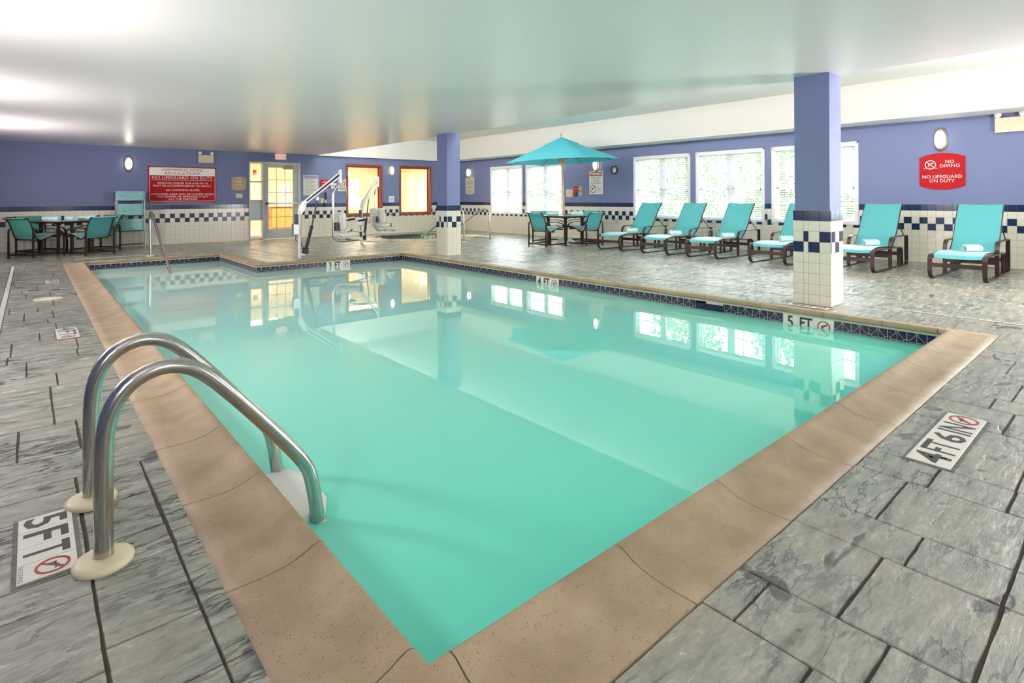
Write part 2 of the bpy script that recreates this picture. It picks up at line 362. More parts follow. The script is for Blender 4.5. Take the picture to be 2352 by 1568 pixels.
    def prism(s, pts, z0, z1):
        n = len(pts); vs = [(x, y, z0) for x, y in pts] + [(x, y, z1) for x, y in pts]
        fs = [tuple(range(n))[::-1], tuple(range(n, 2 * n))] + [(i, (i + 1) % n, n + (i + 1) % n, n + i) for i in range(n)]
        return s.add(vs, fs)
    def xf(s, M_):
        s.v = [tuple(M_ @ Vector(v)) for v in s.v]; return s
    def mesh(s, name):
        me = bpy.data.meshes.new(name); me.from_pydata(s.v, [], s.f)
        me.polygons.foreach_set('use_smooth', s.sm); me.update(); return me
    def build(s, name, m, parent=None, fix=True):
        me = s.mesh(name)
        if fix:
            bm = bmesh.new(); bm.from_mesh(me); bmesh.ops.recalc_face_normals(bm, faces=bm.faces); bm.to_mesh(me); bm.free()
        return link(name, me, m, parent)
def link(name, me, m, parent=None):
    if m and len(me.materials) == 0: me.materials.append(MATS[m])
    o = bpy.data.objects.new(name, me); COL.objects.link(o)
    if parent: o.parent = parent
    return o
def tag(o, label, cat, group=None):
    o['label'] = label; o['category'] = cat
    if group: o['group'] = group
    return o
def struct(o): o['kind'] = 'structure'; return o
def stuff(o): o['kind'] = 'stuff'; return o
def empty(name, loc=(0, 0, 0), rot=(0, 0, 0)):
    o = bpy.data.objects.new(name, None); COL.objects.link(o); o.location = loc; o.rotation_euler = rot; o.empty_display_size = .1; return o
KIDS = {}
def copy_tree(o, parent=None, name=None):
    c = o.copy(); COL.objects.link(c); c.parent = parent
    for ch in [x for x in COL.objects if x.parent == o]: copy_tree(ch, c)
    return c
def fillet(pts, r, n=5):
    pts = [Vector(p) for p in pts]; out = [pts[0]]
    for i in range(1, len(pts) - 1):
        a, b, c = pts[i - 1], pts[i], pts[i + 1]; rr = r[i - 1] if isinstance(r, (list, tuple)) else r
        d1 = (a - b); d2 = (c - b); k = min(rr, d1.length * .49, d2.length * .49)
        p1 = b + d1.normalized() * k; p2 = b + d2.normalized() * k
        for j in range(n + 1):
            t = j / n; out.append(p1 * (1 - t) ** 2 + b * 2 * t * (1 - t) + p2 * t ** 2)
    out.append(pts[-1]); return out
ROTF = (pi / 2, 0, 0); ROTW = (pi / 2, 0, -pi / 2)   # boards on the far wall / on the window wall (local z towards the viewer)

TXT = {}
def text(s, size, m, parent, loc, align='CENTER', depth=0.0015, sx=1.0, name='lettering', rot=None, bold=0.0):
    c = bpy.data.curves.new('t', 'FONT'); c.body = s; c.size = size; c.align_x = align; c.align_y = 'CENTER'; c.extrude = depth; c.resolution_u = 2
    c.offset = bold; c.space_line = 0.8
    t = bpy.data.objects.new('t', c); COL.objects.link(t)
    dg = bpy.context.evaluated_depsgraph_get(); me = bpy.data.meshes.new_from_object(t.evaluated_get(dg))
    bpy.data.objects.remove(t); bpy.data.curves.remove(c)
    me.materials.clear()
    o = link(name, me, m, parent); o.location = loc; o.scale = (sx, 1, 1)
    if rot is not None: o.rotation_euler = (0, 0, rot)
    return o
def ring(r0, r1, z0, z1, n=28, sx=1, sy=1, c=(0, 0)):
    mb = MB(); vs = []; fs = []
    for r, z in ((r0, z0), (r0, z1), (r1, z1), (r1, z0)):
        for k in range(n): vs.append((c[0] + r * cos(2 * pi * k / n) * sx, c[1] + r * sin(2 * pi * k / n) * sy, z))
    for i in range(4):
        j = (i + 1) % 4
        for k in range(n): fs.append((i * n + k, i * n + (k + 1) % n, j * n + (k + 1) % n, j * n + k))
    return mb.add(vs, fs)
def nodive(parent, c, r, m_ring, m_man, z=0.0, flip=False):
    """prohibition roundel over a small diving figure, in local xy"""
    g = ring(r * .84, r, z, z + .0015, c=c); a = radians(45 if not flip else -45)
    g.box((c[0], c[1], z + .00075), (r * 1.75, r * .13, .0015), Matrix.Rotation(a, 3, 'Z'))
    g.build('roundel', m_ring, parent)
    f = MB(); P = lambda x, y: (c[0] + x * r, c[1] + y * r, z + .0005)
    f.strap([P(.55, .42), P(.15, .30), P(-.12, .12), P(-.28, -.08), P(-.42, -.42)], (0, 0, 1), .001, r * .13)
    f.strap([P(.15, .30), P(.5, .12)], (0, 0, 1), .001, r * .10)
    f.lathe([(0, z), (r * .11, z), (r * .11, z + .001), (0, z + .001)], 10, (c[0] - r * .30, c[1] + r * .13, 0))
    f.build('diver_symbol', m_man, parent)

# ------------------------------------------------------------------ projection (only to pick which repeats are built singly)
EV = Vector((0, 0, EYE))
def proj(p):
    w = Vector(p) - EV; d = w.dot(F)
    if d < .1: return None
    return 1176 + 1282.9 * w.dot(R2) / d, 452.84 - 1282.9 * w.dot(U2) / d, d
def inframe(p, m=40):
    q = proj(p); return q is not None and -m < q[0] < 2352 + m and -m < q[1] < 1568 + m

# ------------------------------------------------------------------ room shell
def wall(name, o, du, length, z0, z1, thick, out, holes, m, zb=-.12):
    """cells between holes; o origin, du unit direction along the wall, out = outward normal"""
    us = sorted({0, length} | {h[0] for h in holes} | {h[1] for h in holes}); zs = sorted({zb, z0, z1} | {h[2] for h in holes} | {h[3] for h in holes})
    mb = MB(); o = Vector(o); du = Vector(du); out = Vector(out)
    for a, b in zip(us, us[1:]):
        for c, d in zip(zs, zs[1:]):
            cu, cz = (a + b) / 2, (c + d) / 2
            if any(h[0] < cu < h[1] and h[2] < cz < h[3] for h in holes): continue
            P = [o + du * uu + out * tt + Vector((0, 0, zz)) for uu in (a, b) for tt in (0, thick) for zz in (c, d)]
            mb.add(P, [(0, 1, 3, 2), (4, 6, 7, 5), (0, 4, 5, 1), (2, 3, 7, 6), (0, 2, 6, 4), (1, 5, 7, 3)])
    return struct(mb.build(name, m))
DOOR = (4.50, 5.90, 0.0, 2.15); WA = (7.33, 8.44, 0.62, 2.13); WB = (9.15, 10.27, 0.62, 2.14)
wall_back = wall('wall_back', (XL - .2, YF, 0), (1, 0, 0), XR - XL + .2, 0, HR + .1, 0.14, (0, 1, 0), [(a - XL + .2, b - XL + .2, c, d) for a, b, c, d in (DOOR, WA, WB)], 'blue_paint')
wall_right = wall('wall_right', (XR, YN, 0), (0, 1, 0), YF - YN + .14, 0, HR + .1, 0.16, (1, 0, 0), [(a - YN, b - YN, WZ0, WZ1) for a, b in WINY + SIDEWIN], 'blue_paint')
wall_left = wall('wall_left', (XL, YN, 0), (0, 1, 0), YF - YN, 0, HC + .1, 0.15, (-1, 0, 0), [(a - YN, b - YN, NZ0, NZ1) for a, b in LEFTWIN], 'blue_paint')
wall_front = wall('wall_front', (XL, YN, 0), (1, 0, 0), XR - XL, 0, HR + .1, 0.15, (0, -1, 0), [(a - XL, b - XL, NZ0, NZ1) for a, b in FILLWIN], 'white_paint')
struct(MB().box2((XL - .2, YN - .2, HC), (XE, YF, HC + .15)).build('ceiling', 'ceiling_paint'))
t = MB(); t.box2((XE - .05, YN - .2, HR), (XR + .2, YF, HR + .12)); t.box2((XE - .12, YN - .2, HC + .15), (XE, YF, HR + .1))
struct(t.build('ceiling_recess', 'white_paint'))
soff = struct(MB().box2((XS, YN, HC + .01), (XR, YF, HR)).build('trim_1', 'soffit_shade'))
MB().box2((XS - .002, YN, HC), (XR, YF, HC + .0101)).build('soffit_underside', 'white_paint', soff)  # kept whiter than the face, its window glare put into the colour
struct(MB().box2((XE, YF - .06, HC), (XS, YF, HR)).build('trim_2', 'white_paint'))
struct(MB().box2((XE, YF - .09, HC - .015), (XS, YF - .06, HC + .012)).build('trim_3', 'white_paint'))
for y in (2.9, 4.75, 7.05, 11.0):                       # slot diffusers under the soffit
    v = empty('ceiling_vent', (11.12, y, HC + .008)); tag(v, {2.9: 'white slot vent under the soffit, nearest to the tall red no diving sign', 4.75: 'white slot vent under the soffit above the third window from the right end', 7.05: 'white slot vent under the soffit in front of the middle window pair', 11.0: 'white slot vent under the soffit above the pair of far windows'}[y], 'vent', 'slot vents under the window wall soffit')
    ring_ = MB()
    for dx in (-.09, .09): ring_.box((dx, 0, -.004), (.015, .6, .01))
    for dy in (-.3, 0, .3): ring_.box((0, dy, -.004), (.19, .015, .01))
    ring_.build('frame', 'frame_white', v)
    for k in range(6): MB().box((-.07 + k * .028, 0, -.003), (.010, .58, .006)).build('slat', 'gray_ink', v)

# floor bed with openings for the pool and the tub
TUB = (8.60, 14.05); TA = 1.32
def octo(a, c=TUB, ph=pi / 8): return [(c[0] + a / cos(pi / 8) * cos(ph + k * pi / 4), c[1] + a / cos(pi / 8) * sin(ph + k * pi / 4)) for k in range(8)]
LX0, LX1, LY0, LY1, NX, NY = .708, 5.68, 1.134, 9.98, 2.88, 12.40      # coping lip lines of the L-shaped pool
CO = .285
OX0, OX1, OY0, OY1, ONX, ONY = .43, 5.935, .845, LY1 + CO, NX + CO, NY + CO
b = MB(); T0, T1 = -.10, -.0065; TQ = 1.40
for lo, hi in [((XL, YN), (OX0, YF)), ((OX0, YN), (OX1, OY0)), ((OX0, ONY), (ONX, YF)), ((ONX, OY1), (OX1, YF)),
               ((OX1, YN), (XR, TUB[1] - TQ)), ((OX1, TUB[1] - TQ), (TUB[0] - TQ, YF)), ((TUB[0] + TQ, TUB[1] - TQ), (XR, YF)), ((TUB[0] - TQ, TUB[1] + TQ), (TUB[0] + TQ, YF))]:
    b.box2((lo[0], lo[1], T0), (hi[0], hi[1], T1))
oc = octo(TQ)
for sx in (-1, 1):
    for sy in (-1, 1):
        q = TQ * math.tan(pi / 8)
        b.prism([(TUB[0] + sx * TQ, TUB[1] + sy * TQ), (TUB[0] + sx * q, TUB[1] + sy * TQ), (TUB[0] + sx * TQ, TUB[1] + sy * q)], T0, T1)
floor = struct(b.build('floor', 'floor_grout'))

# ------------------------------------------------------------------ stamped slate slabs
rnd = random.Random(7)
SLABS = []
def cut(a, b_, lens, r):
    out = [a]
    while out[-1] < b_ - .12: out.append(min(out[-1] + r.choice(lens), b_))
    if out[-1] < b_: out[-1] = b_
    return out
def slabs(x0, y0, x1, y1, axis, widths, lens, fixed=None):
    """axis 'x': rows stacked along x (joints of constant x run through)"""
    a, e = (x0, x1) if axis == 'x' else (y0, y1); c0, c1 = (y0, y1) if axis == 'x' else (x0, x1)
    p = a; k = 0
    while p < e - .02:
        q = min(p + widths[k % len(widths)], e)
        if e - q < .06: q = e
        if fixed and k in fixed: cs = fixed[k]; cs = [c0] + [v for v in cs if c0 < v < c1] + [c1]
        else: cs = cut(c0 - rnd.random() * .2, c1, lens, rnd); cs[0] = c0
        for u, v in zip(cs, cs[1:]):
            if v - u < .03: continue
            SLABS.append((p, u, q, v) if axis == 'x' else (u, p, v, q))
        p = q; k += 1
W = (.61 - .22, .22)
# in front of the near coping: through joints run towards the far end, measured cuts
xs = [OX0, .81, 1.03, 1.425, 1.645, 2.03, 2.25, 2.64, 2.86, 3.265, 3.485, 3.86, 4.08, 4.47, 4.69, 5.08, 5.30, OX1]
fx = {2: [-.6, -.3, .0, .25, .55], 3: [-.5, -.2, .1, .45, .751], 4: [-.6, -.3, .0, .285, .573], 5: [-.5, -.2, .02, .288, .516], 6: [-.5, -.2, .0, .29, .657], 7: [-.3, -.05, .12, .362, .596],
      8: [-.3, .02, .364], 9: [-.3, .1, .36], 10: [-.2, .1, .492], 11: [-.3, .0, .31, .6], 1: [-.3, .1, .4, .62], 0: [-.4, .0, .3, .6]}
slabs(OX0, -1.2, OX1, OY0, 'x', [q - p for p, q in zip(xs, xs[1:])], (.24, .3, .36, .42), fx)
slabs(XL, YN, OX1, -1.2, 'x', (.61, .45), (.6, .8))
slabs(.357, YN, OX0, 2.9, 'x', (.5,), (.3,), {0: [.2, .55, .85, 1.15, 1.5, 1.735, 2.107, 2.347, 2.58]})
slabs(.137, -1.2, .357, 2.9, 'x', (.5,), (.3,), {0: [.3, .7, 1.0, 1.3, 1.5, 1.743, 1.97, 2.28, 2.58]})
slabs(-.10, -1.2, .137, 2.9, 'x', (.5,), (.3,), {0: [.4, .9, 1.3, 1.665, 2.02, 2.17, 2.62, 2.80]})
slabs(XL, -1.2, -.10, 2.9, 'x', (.39, .22), (.3, .4, .5))
slabs(XL, 2.9, OX0, YF, 'y', (.33, .42, .26, .5), (.22, .39, .39, .5))
slabs(OX0, ONY, ONX, YF, 'y', (.39, .22), (.3, .39, .5)); slabs(ONX, OY1, OX1, YF, 'y', (.39, .22), (.3, .39, .5))
slabs(OX1, YN, XR, YF, 'x', (.22, .39), (.22, .3, .39, .5, .61))
def slab_mb(x0, y0, x1, y1, r, n=3, cx=0, cy_=0):
    g = .0036 if r.random() < .8 else .0055; j = .0016
    x0 += g; y0 += g; x1 -= g; y1 -= g; pts = []
    c = [(x0, y0), (x1, y0), (x1, y1), (x0, y1)]
    for k in range(4):
        a, b2 = c[k], c[(k + 1) % 4]
        for i in range(n):
            t = i / n; px = a[0] + (b2[0] - a[0]) * t; py = a[1] + (b2[1] - a[1]) * t
            if i: 
                if k % 2: px += r.uniform(-j, j)
                else: py += r.uniform(-j, j)
            pts.append((px, py))
    mx, my = (x0 + x1) / 2, (y0 + y1) / 2; h = r.uniform(-.001, .001); s = .0014
    top = [(px + (s if px < mx else -s) - cx, py + (s if py < my else -s) - cy_, h) for px, py in pts]
    mid = [(px - cx, py - cy_, h - .004) for px, py in pts]; bot = [(px - cx, py - cy_, -.0125) for px, py in pts]
    N = len(pts); mb = MB()
    mb.add(top + mid + bot, [tuple(range(N))] + [(i, N + i, N + (i + 1) % N, (i + 1) % N) for i in range(N)] + [(N + i, 2 * N + i, 2 * N + (i + 1) % N, N + (i + 1) % N) for i in range(N)])
    return mb
keep = []
for s in SLABS:
    mx, my = (s[0] + s[2]) / 2, (s[1] + s[3]) / 2
    dx, dy = abs(mx - TUB[0]), abs(my - TUB[1])
    if max(dx, dy, (dx + dy) / 1.414) < TA + .24: continue
    d = proj((mx, my, 0)); sc = 0
    if inframe((mx, my, 0), 150): sc = (s[2] - s[0]) * (s[3] - s[1]) / d[2] ** 3
    keep.append((sc, s))
keep.sort(key=lambda k: -k[0])
rest = MB()
for i, (sc, s) in enumerate(keep):
    if i < 300 and sc > 0:
        mx, my = (s[0] + s[2]) / 2, (s[1] + s[3]) / 2
        o = slab_mb(*s, rnd, 4, mx, my).build('slab', 'slate', floor, fix=False); o.location = (mx, my, 0)
    else:
        q = slab_mb(*s, rnd, 2); rest.add(q.v, q.f)
stuff(rest.build('paving', 'slate', floor, fix=False))

# ------------------------------------------------------------------ glazed wall tiles
ROWH = .985 / 9
TM = {}
def tile_mesh(w, h, m, d=.006):
    k = (round(w, 3), round(h, 3), m, d)
    if k not in TM:
        g = .0013; b_ = .0018; x, y = w / 2 - g, h / 2 - g
        o = [(-x, -y, 0), (x, -y, 0), (x, y, 0), (-x, y, 0)]; e1 = [(-x, -y, d - b_), (x, -y, d - b_), (x, y, d - b_), (-x, y, d - b_)]
        x -= b_; y -= b_; e2 = [(-x, -y, d), (x, -y, d), (x, y, d), (-x, y, d)]
        mb = MB(); mb.add(o + e1 + e2, [(8, 9, 10, 11)] + [(r + i, r + (i + 1) % 4, r + 4 + (i + 1) % 4, r + 4 + i) for r in (0, 4) for i in range(4)])
        me = mb.mesh('tile'); me.materials.append(MATS[m]); TM[k] = me
    return TM[k]
def tile_obj(w, h, m, loc, rot, parent, d=.006, name='tile'):
    o = bpy.data.objects.new(name, tile_mesh(w, h, m, d)); COL.objects.link(o); o.location = loc; o.rotation_euler = rot; o.parent = parent; return o
def rowmat(row, col):   # row 0 = floor, 8 = top
    if row == 8: return 'navy_tile'
    if row == 6: return 'navy_tile' if col % 2 == 0 else 'cream_tile'
    if row == 5: return 'navy_tile' if col % 2 == 1 else 'cream_tile'
    return 'cream_tile'
def tile_wall(parent, start, end, pitch, phase, holes, place, rot):
    """place(u, z) -> world point; columns counted from phase"""
    L = []; k0 = math.floor((start - phase) / pitch)
    k = k0
    while phase + k * pitch < end:
        a, b_ = max(phase + k * pitch, start), min(phase + (k + 1) * pitch, end)
        for r in range(9):
            z0, z1 = r * ROWH, (r + 1) * ROWH; u0, u1 = a, b_; ok = True
            for h in holes:
                if u1 > h[0] and u0 < h[1] and z1 > h[2] and z0 < h[3]:
                    if h[0] <= (u0 + u1) / 2 <= h[1]:
                        if z0 < h[2] - .01 and (z0 + z1) / 2 < h[2] + .055 and u0 >= h[0] - .05 and u1 <= h[1] + .05: z1 = h[2]
                        else:
                            if u0 < h[0]: u1 = h[0]
                            elif u1 > h[1]: u0 = h[1]
                            elif z0 < h[2]: z1 = h[2]
                            else: ok = False
                    else:
                        if u0 < h[0]: u1 = min(u1, h[0])
                        else: u0 = max(u0, h[1])
            if ok and u1 - u0 > .008 and z1 - z0 > .008:
                p = place((u0 + u1) / 2, (z0 + z1) / 2); q = proj(p)
                sc = 0 if not inframe(p, 10) else (u1 - u0) * (z1 - z0) / q[2] ** 2
                L.append((sc, u1 - u0, z1 - z0, rowmat(r, k), p))
        k += 1
    L.sort(key=lambda t: -t[0]); rest = {'navy_tile': MB(), 'cream_tile': MB()}
    E_ = Euler(rot).to_matrix()
    for i, (sc, w, h, m, p) in enumerate(L):
        if i < 300 and sc > 0: tile_obj(w, h, m, p, rot, parent)
        else:
            me = tile_mesh(w, h, m); rest[m].add([E_ @ v.co + Vector(p) for v in me.vertices], [tuple(f.vertices) for f in me.polygons])
    for m, nm in (('navy_tile', 'navy_tiling'), ('cream_tile', 'cream_tiling')):
        if rest[m].v: stuff(rest[m].build(nm, m, parent, fix=False))
fh = [(4.50, 5.90, 0, 2.2), (7.285, 8.485, .565, 2.2), (9.10, 10.32, .565, 2.2)]
b = MB()
for a, e in ((XL, 4.5), (5.9, XR)): b.box2((a, YF - .003, 0), (e, YF, .982 if 0 else .565))
for a, e in ((XL, 4.5), (5.9, 7.285), (8.485, 9.10), (10.32, XR)): b.box2((a, YF - .003, .565), (e, YF, .985))
b.build('grout_bed', 'grout', wall_back)
tile_wall(wall_back, XL, XR, .1088, 2.428, fh, lambda u, z: (u, YF - .003, z), ROTF)
wh = [(a - .03, b_ + .03, WZ0 - .03, 3) for a, b_ in WINY + SIDEWIN]
b = MB(); b.box2((XR - .003, YN, 0), (XR, YF, WZ0 - .03))
ys = [YN] + [v for h in sorted(wh) for v in h[:2]] + [YF]
for a, e in zip(ys[::2], ys[1::2]): b.box2((XR - .003, a, WZ0 - .03), (XR, e, .985))
b.build('grout_bed', 'grout', wall_right)
tile_wall(wall_right, YN, YF, .1125, 2.5515, wh, lambda u, z: (XR - .003, u, z), ROTW)

# ------------------------------------------------------------------ tiled columns
def column(cx, cy_, label):
    t = tag(empty('tiled_column', (cx, cy_, 0)), label, 'column', 'tiled columns beside the pool')
    hx, hy = .168, .186
    MB().box2((-hx + .013, -hy + .013, 0), (hx - .013, hy - .013, HC)).build('painted_shaft', 'column_paint', t)
    MB().box2((-hx + .006, -hy + .006, 0), (hx - .006, hy - .006, .985)).build('grout_bed', 'grout', t)
    capm = MB(); capm.box2((-hx, -hy, .985), (hx, hy, .989)); capm.build('tile_cap', 'grout', t)
    fw = [('L', [.106, .048, .109, .109]), ('F', [.018, .103, .107, .108]), ('R', [.106, .048, .109, .109]), ('B', [.018, .103, .107, .108])]
    for nm, ws in fw:
        tot = sum(ws); full = 2 * (hy if nm in 'LR' else hx); sc = full / tot; u = 0
        for k, w in enumerate(ws):
            w *= sc; c = u + w / 2 - full / 2; u += w
            for r in range(9):
                z = (r + .5) * ROWH
                m = 'navy_tile' if r == 8 or (r == 6 and k % 2 == 1) or (r == 5 and k % 2 == 0) else 'cream_tile'
                if nm == 'L': tile_obj(w, ROWH, m, (-hx + .006, -c, z), ROTW, t)
                if nm == 'F': tile_obj(w, ROWH, m, (c, -hy + .006, z), ROTF, t)
                if nm == 'R': tile_obj(w, ROWH, m, (hx - .006, c, z), (pi / 2, 0, pi / 2), t)
                if nm == 'B': tile_obj(w, ROWH, m, (-c, hy - .006, z), (pi / 2, 0, pi), t)
    return t
column(6.332, 2.370, 'large blue painted column with tiled base, nearer one, in front of the lounge chairs')
column(6.332, 9.282, 'slimmer looking blue painted column with tiled base at the far pool corner')

# ------------------------------------------------------------------ swimming pool
pool = tag(empty('swimming_pool', ((LX0 + LX1) / 2, (LY0 + LY1) / 2, -.125)), 'large L-shaped indoor swimming pool full of turquoise water with sandy stone coping', 'pool')
POFF = Vector(pool.location)
def local(o): o.location = o.location - POFF; return o
PROF = [(.285, -.001), (.22, -.003), (.15, -.002), (.10, .004), (.065, .015), (.04, .027), (.022, .034), (.008, .035), (-.003, .030), (-.009, .020), (-.010, .006), (-.005, -.008), (.004, -.016), (.02, -.02), (.02, -.034), (.285, -.06)]
def sweep(stations, oxs=1.0):
    """stations: list of (point on the lip, outward offset vector)"""
    n = len(PROF); mb = MB(); vs = []
    for p, o in stations:
        for d, z in PROF: vs.append((p[0] + o[0] * d, p[1] + o[1] * d, z))
    fs = []
    for i in range(len(stations) - 1):
        for k in range(n): fs.append((i * n + k, i * n + (k + 1) % n, (i + 1) * n + (k + 1) % n, (i + 1) * n + k))
    mb.add(vs, fs, True); mb.add(vs[:n], [tuple(range(n))[::-1]]); mb.add(vs[-n:], [tuple(range(n))])
    return mb
def coping(mb): return local(mb.build('coping_stone', 'coping', pool))
G = .0025
CORN = [((LX0, LY0), (-1, -1)), ((LX1, LY0), (.9, -1)), ((LX1, LY1), (.9, 1)), ((NX, LY1), (1, 1)), ((NX, NY), (1, 1)), ((LX0, NY), (-1, 1))]
EDGES = [((0, -1), [.77, 1.405, 2.013, 2.619, 3.245, 3.832, 4.44, 5.05, 5.60]), ((.9, 0), [1.20, 1.6, 2.085, 2.685, 3.302, 3.905, 4.508, 5.114, 5.72, 6.325, 6.93, 7.535, 8.14, 8.745, 9.35, 9.9]),
         ((0, 1), [5.60, 5.0, 4.40, 3.80, 3.20, 2.96]), ((1, 0), [10.06, 10.65, 11.25, 11.85, 12.32]), ((0, 1), [2.80, 2.2, 1.6, 1.0, .78]), ((-1, 0), [12.32, 11.7, 11.09, 10.48, 9.87, 9.26, 8.65, 8.04, 7.43, 6.82, 6.21, 5.60, 4.99, 4.38, 3.77, 2.975, 2.37, 1.765, 1.20])]
def oscale(o): return (o[0], o[1])
for i, (off, cuts) in enumerate(EDGES):
    a = CORN[i][0]; horiz = off[0] == 0
    for u, v in zip(cuts, cuts[1:]):
        sg = 1 if v > u else -1; u2, v2 = u + sg * G, v - sg * G
        m_ = (u2 + v2) / 2
        st = [((w, a[1]) if horiz else (a[0], w), off) for w in (u2, m_, v2)]
        coping(sweep(st))
for i, (p, off) in enumerate(CORN):
    prev, nxt = EDGES[i - 1], EDGES[i]
    def pt(E_, w, a):
        return (w, a[1]) if E_[0][0] == 0 else (a[0], w)
    w0 = prev[1][-1]; w1 = nxt[1][0]
    ax0 = 0 if prev[0][0] == 0 else 1; ax1 = 0 if nxt[0][0] == 0 else 1
    w0 += G * (1 if p[ax0] > w0 else -1); w1 += G * (1 if p[ax1] > w1 else -1)
    coping(sweep([(pt(prev, w0, p), prev[0]), (p, off), (pt(nxt, w1, p), nxt[0])]))
# basin
WT = .02
A = [(LX0 - WT, LY0 - WT), (LX1 + WT, LY0 - WT), (LX1 + WT, LY1 + WT), (NX + WT, LY1 + WT), (NX + WT, NY + WT), (LX0 - WT, NY + WT)]
def depth(y): return -1.62 + (y - 1.1) / (LY1 + .02 - 1.1) * .62 if y < LY1 + .02 else -1.0
b = MB(); n = len(A); vs = [(x, y, -.03) for x, y in A] + [(x, y, depth(y)) for x, y in A]
b.add(vs, [(i, (i + 1) % n, n + (i + 1) % n, n + i) for i in range(n)])
b.add([(A[0][0], A[0][1], depth(A[0][1])), (A[1][0], A[1][1], depth(A[1][1])), (A[2][0], A[2][1], depth(A[2][1])), (A[0][0], A[2][1], depth(A[2][1]))], [(0, 1, 2, 3)])
b.add([(A[0][0], A[2][1], -1.0), (A[3][0], A[3][1], -1.0), (A[4][0], A[4][1], -1.0), (A[5][0], A[5][1], -1.0)], [(0, 1, 2, 3)])
local(b.build('basin', 'pool_plaster', pool, fix=False))
for k, z in enumerate((-.32, -.52, -.72, -.92)):
    local(MB().box2((A[0][0], NY + WT - .35 * (k + 1), -1.0), (A[4][0], NY + WT - .35 * k, z)).build('step', 'pool_plaster', pool))
g = MB()   # mortar strip between coping and tiles
for p, q in (((LX1 + WT - .004, LY0, -.055), (LX1 + WT, LY1 + WT, -.02)), ((NX + WT, LY1 + WT - .004, -.055), (LX1, LY1 + WT, -.02)), ((NX + WT - .004, LY1 + WT, -.055), (NX + WT, NY + WT, -.02)), ((LX0, NY + WT - .004, -.055), (NX, NY + WT, -.02))): g.box2(p, q)
local(g.build('mortar_strip', 'pool_grout', pool))
# waterline tiles with a starburst of pale joints
DT = .155; DH = .155
def deco_mesh(w):
    mb = MB(); x = w / 2; h = DH / 2; q = w / 4; jw = .0022
    def ln(x0, y0, x1, y1, t=.0030):
        a = math.atan2(y1 - y0, x1 - x0); L = math.hypot(x1 - x0, y1 - y0)
        mb.box(((x0 + x1) / 2, (y0 + y1) / 2, .0032), (L, t, .0014), Matrix.Rotation(a, 3, 'Z'))
    mb.box((0, 0, .0015), (w, DH, .003)); n0 = len(mb.f)
    ln(-x + .001, -h, -x + .001, h, .002); ln(x - .001, -h, x - .001, h, .002); ln(0, -h, 0, h)
    for s in (-1, 1):
        ln(s * .010, h, s * .010, h - .022); ln(s * .010, h - .022, s * .050, h - .066); ln(s * .050, h - .066, s * .050, -h)
        ln(s * .050, h - .066, s * x, h - .066); ln(s * .050, -h + .060, s * x, -h + .060)
    ln(-x, h - .026, -x * .62, h - .026, .001); ln(-.05, h - .082, .05, h - .082, .0035)
    me = mb.mesh('waterline_tile'); me.materials.append(MATS['deco_navy']); me.materials.append(MATS['pool_grout'])
    for i, p in enumerate(me.polygons): p.material_index = 0 if i < n0 else 1
    return me
DM = {}
def deco_run(a, b_, place, rot, parent, off=POFF):
    n = max(1, round((b_ - a) / DT)); w = (b_ - a) / n; k = round(w, 4)
    if k not in DM: DM[k] = deco_mesh(w)
    for i in range(n):
        o = bpy.data.objects.new('waterline_tile', DM[k]); COL.objects.link(o); o.parent = parent; o.rotation_euler = rot
        o.location = Vector(place(a + (i + .5) * w, -.036 - DH / 2)) - off
XP = LX1 + WT - .004; YP = LY1 + WT - .004
for a, e in ((LY0, 1.992), (2.462, 3.086), (3.432, 5.586), (6.056, LY1 + .01)): deco_run(a, e, lambda u, z: (XP, u, z), ROTW, pool)
for a, e in ((NX + WT, 4.11), (4.575, LX1 + .01)): deco_run(a, e, lambda u, z: (u, YP, z), ROTF, pool)
deco_run(LY1 + WT, NY + .01, lambda u, z: (NX + WT - .004, u, z), ROTW, pool)
deco_run(LX0, NX + .01, lambda u, z: (u, NY + WT - .004, z), ROTF, pool)
# skimmer mouth
s = MB(); y0, y1 = 3.086, 3.432
s.box2((XP - .002, y0, -.19), (XP + .006, y0 + .012, -.036)); s.box2((XP - .002, y1 - .012, -.19), (XP + .006, y1, -.036))
s.box2((XP + .001, y0, -.10), (XP + .006, y1, -.094)); s.box2((XP, y1 - .13, -.19), (XP + .006, y1, -.036)); s.box2((XP + .003, y0, -.19), (XP + .007, y1, -.036))
local(s.build('skimmer_mouth', 'deco_navy', pool))
# depth markers set in the waterline band
def wl_marker(txt, w, loc, rot, parent, off=POFF):
    e = empty('depth_marker', Vector(loc) - off, rot); e.parent = parent
    for k, (a, b_) in enumerate(((-.5, -.20), (-.20, .12), (.12, .5))):
        t_ = MB().box2((a * w + .001, -DH / 2, 0), (b_ * w - .001, DH / 2, .004)).build('plate', 'white_tile', e)
    text(txt[0], .15, 'black_ink', e, (-.35 * w, .008, .0045), sx=.85, bold=.003)
    text(txt[1], .15, 'black_ink', e, (-.04 * w, .008, .0045), sx=.75, bold=.003)
    nodive(e, (.31 * w, .005), .056, 'red_ink', 'black_ink', .0042)
wl_marker(('5', 'FT'), .465, (XP, 2.227, -.036 - DH / 2), ROTW, pool)
wl_marker(('4', 'FT'), .465, (XP, 5.821, -.036 - DH / 2), ROTW, pool)
wl_marker(('3', 'FT'), .46, (4.343, YP, -.036 - DH / 2), ROTF, pool)
